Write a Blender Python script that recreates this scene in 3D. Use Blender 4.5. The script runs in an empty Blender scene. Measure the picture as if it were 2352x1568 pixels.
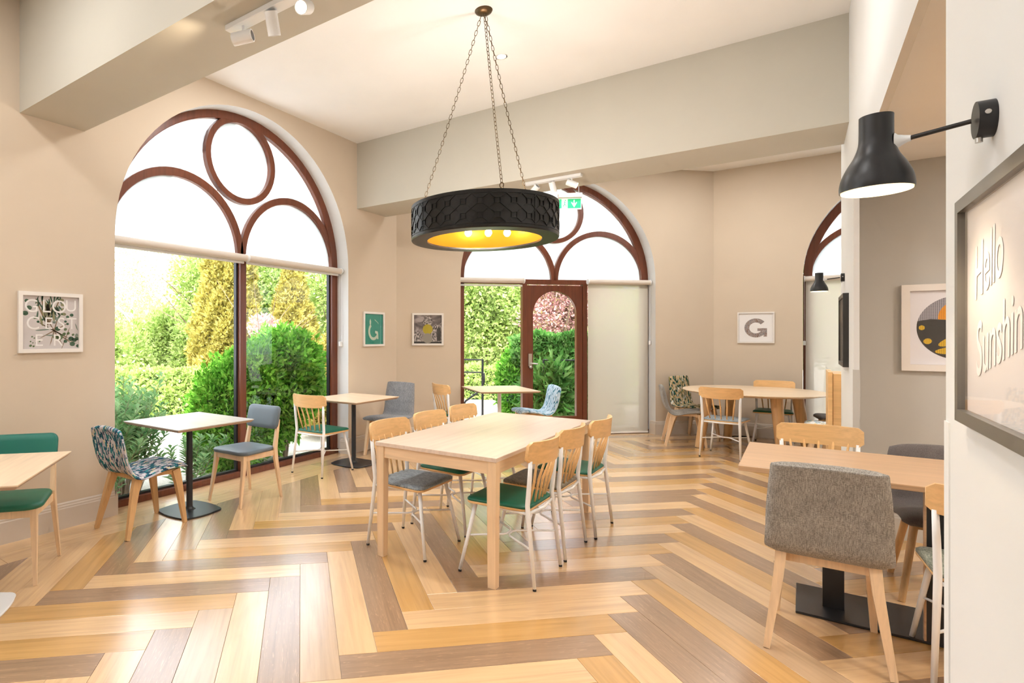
import bpy, bmesh, math, random
import numpy as np
from mathutils import Vector, Matrix, Euler
PI = math.pi
S2 = 2 ** .5
rnd = random.Random(7)
C = bpy.context.scene.collection
sc = bpy.context.scene

# ------------------------------------------------------------------ camera, world, sun, exposure
YAW = math.radians(36.69)
cd = bpy.data.cameras.new('camera'); cam = bpy.data.objects.new('camera', cd); C.objects.link(cam)
cam.location = (0, 0, 1.45); cam.rotation_euler = (PI / 2, 0, YAW)
cd.sensor_fit = 'HORIZONTAL'; cd.sensor_width = 36; cd.lens = 1286 / 2352 * 36
cd.shift_x = (1176 - 880) / 2352; cd.shift_y = -(784 - 773) / 2352
cd.clip_start = .02; cd.clip_end = 200
sc.camera = cam
sc.view_settings.view_transform = 'Standard'; sc.view_settings.look = 'None'
sc.view_settings.gamma = 1; sc.view_settings.use_curve_mapping = False
sc.view_settings.exposure = 0.0
sc.cycles.use_denoising = True
sc.cycles.max_bounces = 7; sc.cycles.diffuse_bounces = 3; sc.cycles.glossy_bounces = 3; sc.cycles.transparent_max_bounces = 8
sc.cycles.use_adaptive_sampling = True; sc.cycles.adaptive_threshold = .12; sc.cycles.adaptive_min_samples = 10
sc.cycles.sample_clamp_indirect = 6
sc.cycles.caustics_reflective = False; sc.cycles.caustics_refractive = False

world = bpy.data.worlds.new('sky'); sc.world = world; world.use_nodes = True
wn = world.node_tree.nodes; wl = world.node_tree.links
bg = wn['Background']
tc = wn.new('ShaderNodeTexCoord'); nz = wn.new('ShaderNodeTexNoise'); nz.inputs['Scale'].default_value = 2.2
nz.inputs['Detail'].default_value = 5
rp = wn.new('ShaderNodeValToRGB')
rp.color_ramp.elements[0].position = .38; rp.color_ramp.elements[0].color = (.72, .84, 1, 1)
rp.color_ramp.elements[1].position = .62; rp.color_ramp.elements[1].color = (.94, .97, 1, 1)
wl.new(tc.outputs['Generated'], nz.inputs['Vector']); wl.new(nz.outputs['Fac'], rp.inputs['Fac'])
wl.new(rp.outputs['Color'], bg.inputs['Color'])
SKY = 4.6
bg.inputs['Strength'].default_value = SKY

sd = bpy.data.lights.new('sun', 'SUN'); sd.energy = 8.0; sd.angle = .01; sd.color = (1, .95, .86)
so = bpy.data.objects.new('sun', sd); C.objects.link(so)
so.rotation_euler = Vector((-.34, 1, -1.25)).to_track_quat('-Z', 'Y').to_euler()

def area(name, loc, size, power, col=(1, .9, .78), rot=(0, 0, 0), shape='DISK', size_y=None):
    d = bpy.data.lights.new(name, 'AREA'); d.shape = shape; d.size = size
    if size_y: d.size_y = size_y
    d.energy = power; d.color = col
    o = bpy.data.objects.new(name, d); C.objects.link(o); o.location = loc; o.rotation_euler = rot
    return o
def point(name, loc, power, r=.02, col=(1, .78, .5)):
    d = bpy.data.lights.new(name, 'POINT'); d.energy = power; d.shadow_soft_size = r; d.color = col
    o = bpy.data.objects.new(name, d); C.objects.link(o); o.location = loc
    return o
def spot(name, loc, direction, power, cone=70, col=(1, .82, .6), r=.02):
    d = bpy.data.lights.new(name, 'SPOT'); d.energy = power; d.spot_size = math.radians(cone); d.spot_blend = .6
    d.color = col; d.shadow_soft_size = r
    o = bpy.data.objects.new(name, d); C.objects.link(o); o.location = loc
    o.rotation_euler = Vector(direction).to_track_quat('-Z', 'Y').to_euler()
    return o
# added fill lamps at ceiling level to lift the ambient light; no fixtures modelled
LX = [(-3.4, 3.3), (-1.0, 3.3), (-3.4, .6), (-1.2, .6), (-3.2, -1.6), (-1.2, -1.6)]
for (x, y) in LX: area('ceiling_fill', (x, y, 3.86), .5, 19 if x > -2 and y < 1 else 26, (1, 1, .99))
for (x, y) in [(-2.2, 6.7), (-.6, 8.2), (1.6, 8.0)]: area('ceiling_fill', (x, y, 3.92), .5, 32, (1, .98, .95))
for (x, y) in [(2.5, 2.2), (2.5, 4.0)]: area('ceiling_fill', (x, y, 2.68), .4, 55, (1, .90, .80))  # warm fill added in the side aisle to brighten it and its ceiling

# ------------------------------------------------------------------ materials
def mat(name, col=(.8, .8, .8), rough=.5, metal=0, spec=.5, emit=None, es=0):
    m = bpy.data.materials.new(name); m.use_nodes = True
    b = m.node_tree.nodes['Principled BSDF']
    b.inputs['Base Color'].default_value = (*col, 1); b.inputs['Roughness'].default_value = rough
    b.inputs['Metallic'].default_value = metal; b.inputs['Specular IOR Level'].default_value = spec
    if emit:
        b.inputs['Emission Color'].default_value = (*emit, 1); b.inputs['Emission Strength'].default_value = es
    return m
class NT:
    def __init__(s, m): s.n = m.node_tree.nodes; s.l = m.node_tree.links; s.b = s.n.get('Principled BSDF')
    def new(s, t, **k):
        o = s.n.new(t)
        for a, v in k.items(): setattr(o, a, v)
        return o
    def link(s, a, b): s.l.new(a, b)
    def coord(s, kind='Object', scale=(1, 1, 1), rand=False):
        t = s.new('ShaderNodeTexCoord'); mp = s.new('ShaderNodeMapping'); mp.inputs['Scale'].default_value = scale
        if rand:
            oi = s.new('ShaderNodeObjectInfo'); mm = s.new('ShaderNodeMath', operation='MULTIPLY'); mm.inputs[1].default_value = 57.3
            s.link(oi.outputs['Random'], mm.inputs[0])
            cb = s.new('ShaderNodeCombineXYZ')
            for i in range(3): s.link(mm.outputs[0], cb.inputs[i])
            va = s.new('ShaderNodeVectorMath', operation='ADD'); s.link(t.outputs[kind], va.inputs[0]); s.link(cb.outputs[0], va.inputs[1])
            s.link(va.outputs[0], mp.inputs['Vector'])
        else: s.link(t.outputs[kind], mp.inputs['Vector'])
        return mp.outputs[0]
    def noise(s, vec, scale=5, detail=4, dist=0, rough=.5):
        n = s.new('ShaderNodeTexNoise'); n.inputs['Scale'].default_value = scale; n.inputs['Detail'].default_value = detail
        n.inputs['Distortion'].default_value = dist; n.inputs['Roughness'].default_value = rough
        s.link(vec, n.inputs['Vector']); return n.outputs['Fac']
    def ramp(s, fac, stops, const=False):
        r = s.new('ShaderNodeValToRGB'); cr = r.color_ramp
        if const: cr.interpolation = 'CONSTANT'
        while len(cr.elements) < len(stops): cr.elements.new(.5)
        for e, (p, c) in zip(cr.elements, stops): e.position = p; e.color = (*c, 1)
        s.link(fac, r.inputs['Fac']); return r.outputs['Color']
    def mix(s, fac, a, b, mode='MIX'):
        m = s.new('ShaderNodeMix', data_type='RGBA', blend_type=mode)
        for i, v in ((0, fac), (6, a), (7, b)):
            if isinstance(v, (int, float)): m.inputs[i].default_value = v
            elif isinstance(v, tuple): m.inputs[i].default_value = (*v, 1)
            else: s.link(v, m.inputs[i])
        return m.outputs[2]
    def bump(s, h, strength=.2, dist=.002):
        b = s.new('ShaderNodeBump'); b.inputs['Strength'].default_value = strength; b.inputs['Distance'].default_value = dist
        s.link(h, b.inputs['Height']); s.link(b.outputs[0], s.b.inputs['Normal'])
def mul(c, k): return tuple(min(1, x * k) for x in c)
def wood(name, col, scale=(2, 30, 30), con=.25, rough=.42, rand=True, spec=.4, knots=0, flecks=False, bumpk=.05):
    m = mat(name, col, rough, spec=spec); t = NT(m)
    v = t.coord('Object', scale, rand)
    a = t.noise(v, 1.0, 6, .6, .6)
    v2 = t.coord('Object', (scale[0] * .45, scale[1] * .22, scale[2] * .22), rand)
    b = t.noise(v2, 1.6, 3, 1.2)
    g = t.ramp(a, [(.30, mul(col, 1 - con)), (.5, col), (.72, mul(col, 1 + con * .5))])
    g2 = t.ramp(b, [(.35, (.90, .89, .88)), (.6, (1.03, 1.03, 1.02))])
    out = t.mix(.8, g, g2, 'MULTIPLY')
    if knots:
        v3 = t.coord('Object', (1.1, 4.0, 4), rand)
        vo = t.new('ShaderNodeTexVoronoi'); vo.inputs['Scale'].default_value = 1.0; t.link(v3, vo.inputs['Vector'])
        k = t.ramp(vo.outputs['Distance'], [(.0, (.42, .27, .14)), (.07, (.75, .6, .45)), (.14, (1, 1, 1))])
        out = t.mix(knots, out, k, 'MULTIPLY')
    if flecks:
        v4 = t.coord('Object', (5, 60, 60), rand)
        f = t.noise(v4, 1.3, 3, 2.5)
        ff = t.ramp(f, [(.60, (0, 0, 0)), (.68, (1, 1, 1))])
        sep = t.new('ShaderNodeRGBToBW'); t.link(ff, sep.inputs[0])
        mm = t.new('ShaderNodeMath', operation='MULTIPLY'); t.link(sep.outputs[0], mm.inputs[0]); mm.inputs[1].default_value = .40
        out = t.mix(mm.outputs[0], out, mul(col, 2.0))
    t.link(out, t.b.inputs['Base Color']); t.bump(a, bumpk, .001)
    return m
def fabric(name, c1, c2, scale=150, rough=.95):
    m = mat(name, c1, rough, spec=.15); t = NT(m)
    v = t.coord('Object', (1, 1, 1), True)
    n1 = t.noise(t.coord('Object', (1, .25, 4), True), scale, 2); n2 = t.noise(t.coord('Object', (4, 1, .25), True), scale, 2)
    mx = t.new('ShaderNodeMath', operation='ADD'); t.link(n1, mx.inputs[0]); t.link(n2, mx.inputs[1])
    hf = t.new('ShaderNodeMath', operation='MULTIPLY'); t.link(mx.outputs[0], hf.inputs[0]); hf.inputs[1].default_value = .5
    big = t.noise(v, 14, 3)
    col = t.ramp(hf.outputs[0], [(.42, c1), (.58, c2)])
    out = t.mix(.5, col, t.ramp(big, [(.35, (.82, .82, .82)), (.65, (1.12, 1.12, 1.12))]), 'MULTIPLY')
    t.link(out, t.b.inputs['Base Color']); t.bump(hf.outputs[0], .35, .002)
    t.b.inputs['Sheen Weight'].default_value = .2
    return m
def patterned(name, stops, cw=.0125, ch=.03):
    m = mat(name, (.5, .5, .5), .9, spec=.15); t = NT(m)
    uv = t.new('ShaderNodeTexCoord'); sp = t.new('ShaderNodeSeparateXYZ'); t.link(uv.outputs['UV'], sp.inputs[0])
    def M(op, a, b=None):
        n = t.new('ShaderNodeMath', operation=op)
        for i, v in enumerate((a, b)):
            if v is None: continue
            if isinstance(v, (int, float)): n.inputs[i].default_value = v
            else: t.link(v, n.inputs[i])
        return n.outputs[0]
    cu = M('FLOOR', M('DIVIDE', sp.outputs[0], cw))
    w1 = t.new('ShaderNodeTexWhiteNoise', noise_dimensions='1D'); t.link(cu, w1.inputs['W'])
    cv = M('FLOOR', M('ADD', M('DIVIDE', sp.outputs[1], ch), M('MULTIPLY', w1.outputs['Value'], 3)))
    cb = t.new('ShaderNodeCombineXYZ'); t.link(cu, cb.inputs[0]); t.link(cv, cb.inputs[1])
    w2 = t.new('ShaderNodeTexWhiteNoise', noise_dimensions='2D'); t.link(cb.outputs[0], w2.inputs['Vector'])
    col = t.ramp(w2.outputs['Value'], stops, True)
    t.link(col, t.b.inputs['Base Color'])
    return m
def wallpaint(name, col, tex=True):
    m = mat(name, col, .85, spec=.2); t = NT(m)
    v = t.coord('Object', (1, 1, 1))
    a = t.noise(v, 1.3, 3); out = t.ramp(a, [(.3, mul(col, .97)), (.7, mul(col, 1.02))])
    t.link(out, t.b.inputs['Base Color'])
    if tex:
        b = t.noise(t.coord('Object', (1, 1, .12)), 420, 2); t.bump(b, .12, .001)
    return m
M = {}
M['wall'] = wallpaint('beige_wallpaper', (.67, .562, .44))
M['beam'] = wallpaint('stone_grey_paint', (.59, .56, .485))
M['greywall'] = wallpaint('grey_wallpaper', (.55, .53, .49))
M['white'] = wallpaint('white_paint', (.74, .735, .72), False)
M['ceil'] = wallpaint('ceiling_paint', (.95, .93, .90), False)
M['reveal'] = M['white']
M['skirt'] = wallpaint('skirting_paint', (.64, .56, .48), False)
M['mahog'] = wood('mahogany', (.17, .05, .024), (30, 30, 2), .25, .28, True, .5)
M['mahogL'] = M['mahog']
M['pale'] = wood('pale_oak_plank', (.81, .525, .275), (1.6, 34, 34), .13, .27, knots=.2, spec=.6)
M['gold'] = wood('golden_oak_plank', (.66, .37, .125), (1.3, 26, 26), .18, .27, knots=.6, spec=.6)
M['dark'] = wood('brown_oak_plank', (.37, .225, .13), (2.2, 60, 60), .2, .29, flecks=True, spec=.6)
M['tan'] = wood('tan_oak_plank', (.60, .40, .235), (1.6, 40, 40), .15, .27, knots=.3, spec=.6)
for k_ in ('pale', 'gold', 'dark', 'tan'):
    b_ = M[k_].node_tree.nodes['Principled BSDF']; b_.inputs['Coat Weight'].default_value = 1; b_.inputs['Coat Roughness'].default_value = .24; b_.inputs['Coat IOR'].default_value = 1.6
M['sub'] = mat('subfloor', (.42, .28, .16), .5)
M['beech'] = wood('beech', (.84, .60, .375), (50, 50, 2.2), .06, .38)
M['beechx'] = wood('beech_rail', (.84, .60, .375), (2.2, 50, 50), .06, .38)
M['beechy'] = wood('beech_rail_long', (.84, .60, .375), (50, 2.2, 50), .06, .38)
M['beechd'] = wood('oiled_oak', (.66, .40, .185), (60, 60, 2), .12, .38)
M['ply'] = wood('bent_ply_ash', (.84, .52, .235), (2.2, 60, 60), .09, .36)
M['laml'] = wood('light_oak_laminate', (.74, .585, .47), (34, 1.6, 34), .06, .33, spec=.5)
M['lams'] = wood('pale_oak_laminate', (.83, .64, .45), (2, 40, 40), .08, .33, spec=.5)
M['lamw'] = wood('walnut_laminate', (.62, .40, .235), (1.4, 70, 70), .14, .33, spec=.5)
M['lamg'] = wood('limed_laminate', (.60, .55, .52), (2, 40, 40), .08, .3, spec=.6)
M['edge'] = mat('table_edge_ply', (.46, .34, .25), .5)
M['whitem'] = mat('white_powder_coat', (.93, .93, .93), .35)
M['blackm'] = mat('black_powder_coat', (.018, .018, .02), .38, spec=.5)
M['drum'] = mat('black_patinated_metal', (.022, .021, .02), .34, .6, .5)
M['rubber'] = mat('black_rubber', (.02, .02, .02), .7)
M['gold_leaf'] = mat('gold_lining', (.88, .38, .025), .30, .9)
M['brass'] = mat('antique_brass', (.13, .09, .05), .38, .9)
M['steel'] = mat('brushed_steel', (.62, .6, .57), .28, 1)
M['chrome'] = mat('chrome', (.8, .8, .8), .12, 1)
M['vgreen'] = mat('green_leatherette', (.012, .13, .075), .42, spec=.4)
M['vteal'] = mat('teal_leatherette', (.014, .165, .125), .42, spec=.4)
M['vgrey'] = mat('slate_leatherette', (.125, .155, .18), .4, spec=.4)
M['fgrey'] = fabric('grey_tweed', (.19, .175, .155), (.42, .385, .34))
M['fblue'] = fabric('blue_grey_tweed', (.17, .18, .20), (.36, .37, .39))
M['flight'] = fabric('light_grey_felt', (.17, .20, .22), (.42, .47, .50))
M['fdark'] = fabric('dark_taupe_wool', (.10, .085, .08), (.20, .175, .165), 400)
M['fbrown'] = fabric('brown_tweed', (.10, .08, .05), (.30, .24, .16))
M['fgreen'] = fabric('sage_tweed', (.11, .13, .10), (.34, .35, .27))
M['patA'] = patterned('mosaic_fabric_teal', [(0, (.55, .53, .58)), (.22, (.03, .14, .19)), (.40, (.65, .63, .66)), (.55, (.02, .05, .10)), (.68, (.28, .28, .34)), (.80, (.05, .24, .27)), (.93, (.75, .65, .38)), (.96, (.72, .70, .70))])
M['patB'] = patterned('mosaic_fabric_green', [(0, (.55, .40, .22)), (.30, (.02, .06, .045)), (.52, (.62, .50, .33)), (.68, (.05, .14, .11)), (.82, (.30, .25, .10)), (.92, (.8, .78, .7))], .014, .032)
M['patC'] = patterned('mosaic_fabric_blue', [(0, (.50, .64, .76)), (.35, (.62, .74, .84)), (.58, (.10, .30, .40)), (.70, (.40, .52, .62)), (.88, (.05, .16, .24)), (.95, (.8, .86, .9))])
M['patD'] = patterned('mosaic_fabric_cream', [(0, (.82, .80, .76)), (.40, (.10, .30, .38)), (.55, (.70, .68, .66)), (.70, (.35, .34, .30)), (.82, (.72, .58, .22)), (.92, (.85, .84, .82))], .035, .022)
M['fwhite'] = mat('white_frame_lacquer', (.85, .80, .75), .4)
M['fblack'] = mat('black_frame_lacquer', (.035, .033, .03), .4)
M['fgreyf'] = mat('bronze_grey_frame', (.17, .155, .135), .35, .3)
M['paper'] = mat('print_paper', (.82, .80, .81), .5)
M['bulb'] = mat('lit_bulb', (1, .9, .7), .5, emit=(1, .80, .5), es=18)
M['lampin'] = mat('lamp_inner_white', (.9, .88, .82), .5, emit=(1, .74, .42), es=1.6)
M['blindcase'] = mat('blind_tube', (.74, .66, .58), .5)
M['signgreen'] = mat('exit_sign_green', (.02, .55, .2), .4, emit=(.03, .62, .22), es=.5)
M['signwhite'] = mat('exit_sign_white', (.85, .9, .87), .4, emit=(.85, 1, .9), es=.5)

def custom(name, build):
    m = bpy.data.materials.new(name); m.use_nodes = True; t = NT(m)
    t.n.remove(t.n['Principled BSDF']); out = t.n['Material Output']
    build(t, out.inputs['Surface']); return m
def clearglass(base, edge, rough):
    def b(t, out):
        tr = t.new('ShaderNodeBsdfTransparent'); gl = t.new('ShaderNodeBsdfGlossy'); gl.inputs['Roughness'].default_value = rough
        lw = t.new('ShaderNodeLayerWeight'); pw = t.new('ShaderNodeMath', operation='POWER'); pw.inputs[1].default_value = 4
        t.link(lw.outputs['Facing'], pw.inputs[0]); ma = t.new('ShaderNodeMath', operation='MULTIPLY_ADD'); t.link(pw.outputs[0], ma.inputs[0]); ma.inputs[1].default_value = edge; ma.inputs[2].default_value = base
        mx = t.new('ShaderNodeMixShader'); t.link(ma.outputs[0], mx.inputs[0]); t.link(tr.outputs[0], mx.inputs[1]); t.link(gl.outputs[0], mx.inputs[2])
        t.link(mx.outputs[0], out)
    return b
M['glass'] = custom('window_glass', clearglass(.02, .4, .01))
M['pglass'] = custom('picture_glass', clearglass(.045, .55, .02))
def trans(name, col, ft, open_=0):
    def b(t, out):
        d = t.new('ShaderNodeBsdfDiffuse'); d.inputs[0].default_value = (*col, 1)
        r = t.new('ShaderNodeBsdfTranslucent'); r.inputs[0].default_value = (*col, 1)
        mx = t.new('ShaderNodeMixShader'); mx.inputs[0].default_value = ft; t.link(d.outputs[0], mx.inputs[1]); t.link(r.outputs[0], mx.inputs[2])
        last = mx
        if open_:
            tr = t.new('ShaderNodeBsdfTransparent'); m2 = t.new('ShaderNodeMixShader'); m2.inputs[0].default_value = open_
            t.link(mx.outputs[0], m2.inputs[1]); t.link(tr.outputs[0], m2.inputs[2]); last = m2
        t.link(last.outputs[0], out)
    return custom(name, b)
M['frost'] = trans('frosted_film_glass', (.97, .98, .98), .85, .25)
M['blind'] = trans('sunscreen_fabric', (.80, .75, .66), .34, .24)
def leafmat(name, cols, tl=.35):
    def b(t, out):
        g = t.new('ShaderNodeNewGeometry')
        st = [(i / max(1, len(cols) - 1), c) for i, c in enumerate(cols)]
        c = t.ramp(g.outputs['Random Per Island'], st)
        d = t.new('ShaderNodeBsdfDiffuse'); r = t.new('ShaderNodeBsdfTranslucent')
        t.link(c, d.inputs[0]); t.link(c, r.inputs[0])
        mx = t.new('ShaderNodeMixShader'); mx.inputs[0].default_value = tl
        t.link(d.outputs[0], mx.inputs[1]); t.link(r.outputs[0], mx.inputs[2])
        t.link(mx.outputs[0], out)
    return custom(name, b)
M['leaf_box'] = leafmat('laurel_leaves', [(.05, .20, .015), (.15, .45, .04), (.32, .62, .09), (.17, .48, .05)])
M['leaf_gold'] = leafmat('golden_conifer_foliage', [(.36, .31, .06), (.60, .53, .13), (.82, .71, .24), (.44, .42, .11)])
M['leaf_lime'] = leafmat('lime_foliage', [(.34, .50, .11), (.54, .68, .22), (.70, .80, .36), (.44, .62, .18)])
M['leaf_pale'] = leafmat('pale_spring_foliage', [(.50, .58, .24), (.68, .74, .38), (.74, .78, .46), (.52, .64, .26)])
M['leaf_pink'] = leafmat('pink_blossom', [(.62, .30, .30), (.80, .50, .50), (.86, .62, .60), (.45, .42, .14)])
M['leaf_sage'] = leafmat('sage_lance_leaves', [(.10, .26, .09), (.22, .42, .17), (.38, .56, .28), (.24, .44, .2)])
M['leaf_dark'] = leafmat('rhododendron_leaves', [(.05, .17, .03), (.13, .34, .07), (.28, .48, .15), (.16, .38, .08)])
M['bark'] = wood('bark', (.30, .22, .15), (20, 20, 3), .4, .9)
M['birch'] = mat('birch_bark', (.75, .70, .62), .8)
def ground(name, c1, c2, sc_):
    m = mat(name, c1, .95, spec=.1); t = NT(m); a = t.noise(t.coord('Object'), sc_, 5)
    t.link(t.ramp(a, [(.35, c1), (.65, c2)]), t.b.inputs['Base Color']); t.bump(a, .4, .02); return m
M['gravel'] = ground('pale_gravel', (.62, .56, .50), (.78, .73, .66), 60)
M['grass'] = ground('lawn', (.20, .36, .06), (.42, .54, .14), 9)

# ------------------------------------------------------------------ mesh helpers
def mesh(name, verts, faces, m=None, smooth=False, uv=None):
    me = bpy.data.meshes.new(name); me.from_pydata([tuple(v) for v in verts], [], faces)
    if m: me.materials.append(m)
    if smooth: me.polygons.foreach_set('use_smooth', [True] * len(me.polygons))
    if uv is not None:
        l = me.uv_layers.new(name='UVMap')
        for lp in me.loops: l.data[lp.index].uv = uv[lp.vertex_index]
    me.update(); return me
def obj(name, me, parent=None, loc=(0, 0, 0), rot=(0, 0, 0)):
    o = bpy.data.objects.new(name, me); C.objects.link(o); o.location = loc; o.rotation_euler = rot
    if parent is not None: o.parent = parent
    return o
def tag(o, label=None, cat=None, group=None, kind=None):
    if label: o['label'] = label
    if cat: o['category'] = cat
    if group: o['group'] = group
    if kind: o['kind'] = kind
    return o
def thing(name, label, cat, loc=(0, 0, 0), rz=0, group=None):
    return tag(obj(name, None, None, loc, (0, 0, rz)), label, cat, group)
class MB:
    def __init__(s): s.v = []; s.f = []
    def add(s, vs, fs):
        n = len(s.v); s.v += [tuple(v) for v in vs]; s.f += [tuple(i + n for i in f) for f in fs]; return s
    def box(s, c, size, R=None, taper=1):
        hx, hy, hz = (a / 2 for a in size); vs = []
        for z in (-1, 1):
            k = taper if z < 0 else 1
            for x, y in ((-1, -1), (1, -1), (1, 1), (-1, 1)):
                p = Vector((x * hx * k, y * hy * k, z * hz))
                if R is not None: p = R @ p
                vs.append(p + Vector(c))
        return s.add(vs, [(3, 2, 1, 0), (4, 5, 6, 7), (0, 1, 5, 4), (1, 2, 6, 5), (2, 3, 7, 6), (3, 0, 4, 7)])
    def lohi(s, a, b): return s.box([(x + y) / 2 for x, y in zip(a, b)], [abs(y - x) for x, y in zip(a, b)])
    def cbox(s, a, b, ch=.004):
        """box with chamfered edges"""
        bm = bmesh.new(); bmesh.ops.create_cube(bm, size=1)
        for v in bm.verts: v.co = Vector([(x + y) / 2 + c * abs(y - x) for x, y, c in zip(a, b, v.co)])
        bmesh.ops.bevel(bm, geom=bm.edges[:], offset=ch, segments=1, affect='EDGES')
        bm.verts.index_update(); s.add([v.co for v in bm.verts], [[v.index for v in f.verts] for f in bm.faces]); bm.free(); return s
    def tube(s, pts, r, n=8, cap=True, sq=False, up=None):
        pts = [Vector(p) for p in pts]; rs = r if isinstance(r, (list, tuple)) else [r] * len(pts)
        rings = []; prev = None
        for i, p in enumerate(pts):
            d = (pts[min(i + 1, len(pts) - 1)] - pts[max(i - 1, 0)]).normalized()
            if prev is None:
                a = Vector(up) if up else (Vector((0, 0, 1)) if abs(d.z) < .9 else Vector((1, 0, 0)))
                x = a.cross(d).normalized()
            else: x = (prev - d * prev.dot(d)).normalized()
            prev = x; y = d.cross(x)
            off = PI / 4 if sq else 0
            rr = rs[i]
            if isinstance(rr, tuple): ra, rb = rr
            else: ra = rb = rr
            k = S2 if sq else 1
            rings.append([p + x * math.cos(2 * PI * j / n + off) * ra * k + y * math.sin(2 * PI * j / n + off) * rb * k for j in range(n)])
        vs = [v for g in rings for v in g]; fs = []
        for i in range(len(rings) - 1):
            for j in range(n):
                a = i * n + j; b = i * n + (j + 1) % n; fs.append((a, b, b + n, a + n))
        if cap: fs.append(tuple(range(n - 1, -1, -1))); fs.append(tuple(range(len(vs) - n, len(vs))))
        return s.add(vs, fs)
    def lathe(s, prof, n=24, c=(0, 0, 0), closed=False):
        vs = []; fs = []
        for (r, z) in prof:
            for j in range(n): vs.append((c[0] + r * math.cos(2 * PI * j / n), c[1] + r * math.sin(2 * PI * j / n), c[2] + z))
        m = len(prof)
        for i in range(m if closed else m - 1):
            for j in range(n):
                a = i * n + j; b = i * n + (j + 1) % n; a2 = ((i + 1) % m) * n + j; b2 = ((i + 1) % m) * n + (j + 1) % n
                fs.append((a, b, b2, a2))
        return s.add(vs, fs)
    def prism(s, poly, z0, z1, ch=0):
        n = len(poly)
        if ch:
            cx = sum(p[0] for p in poly) / n; cy = sum(p[1] for p in poly) / n
            def ins(p):
                d = math.hypot(p[0] - cx, p[1] - cy); k = (d - ch) / d; return (cx + (p[0] - cx) * k, cy + (p[1] - cy) * k)
            L = [([ins(p) for p in poly], z0), (poly, z0 + ch), (poly, z1 - ch), ([ins(p) for p in poly], z1)]
        else: L = [(poly, z0), (poly, z1)]
        vs = [(p[0], p[1], z) for pl, z in L for p in pl]; fs = []
        for i in range(len(L) - 1):
            for j in range(n):
                a = i * n + j; b = i * n + (j + 1) % n; fs.append((a, b, b + n, a + n))
        fs.append(tuple(range(n - 1, -1, -1))); fs.append(tuple(range(len(vs) - n, len(vs))))
        return s.add(vs, fs)
    def xf(s, fn): s.v = [tuple(fn(Vector(v))) for v in s.v]; return s
    def build(s, name, m, parent=None, smooth=False, loc=(0, 0, 0), rot=(0, 0, 0), auto=None):
        me = mesh(name, s.v, s.f, m, smooth)
        if auto:
            me.polygons.foreach_set('use_smooth', [True] * len(me.polygons))
            me.set_sharp_from_angle(angle=math.radians(auto))
        return obj(name, me, parent, loc, rot)
def rrect(w, h, r, n=6, bulge=0):
    """rounded rectangle outline; bulge swells the sides"""
    pts = []
    for cx, cy, a0 in ((w / 2 - r, h / 2 - r, 0), (-w / 2 + r, h / 2 - r, 90), (-w / 2 + r, -h / 2 + r, 180), (w / 2 - r, -h / 2 + r, 270)):
        for i in range(n + 1):
            a = math.radians(a0 + 90 * i / n); pts.append((cx + r * math.cos(a), cy + r * math.sin(a)))
    if bulge:
        out = []
        for i, p in enumerate(pts):
            out.append(p); q = pts[(i + 1) % len(pts)]
            L = math.hypot(q[0] - p[0], q[1] - p[1])
            if L > .08:
                for k in range(1, 6):
                    f = k / 6; x = p[0] + (q[0] - p[0]) * f; y = p[1] + (q[1] - p[1]) * f
                    nx, ny = (q[1] - p[1]) / L, -(q[0] - p[0]) / L; b = bulge * 4 * f * (1 - f); out.append((x + nx * b, y + ny * b))
        pts = out
    return pts
def dup(root, loc, rz, label, group=None, swap=None):
    """copy a thing with its parts and sub-parts; swap: part name -> material"""
    r = root.copy(); C.objects.link(r); r.location = loc; r.rotation_euler = (0, 0, rz); r['label'] = label
    if group: r['group'] = group
    elif 'group' in r: del r['group']
    def rec(src, dst):
        for ch in list(src.children):
            c = ch.copy(); C.objects.link(c); c.parent = dst
            base = ch.name.split('.')[0]
            if swap and base in swap:
                c.data = ch.data.copy(); c.data.materials[0] = swap[base]
            rec(ch, c)
    rec(root, r); return r

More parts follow.
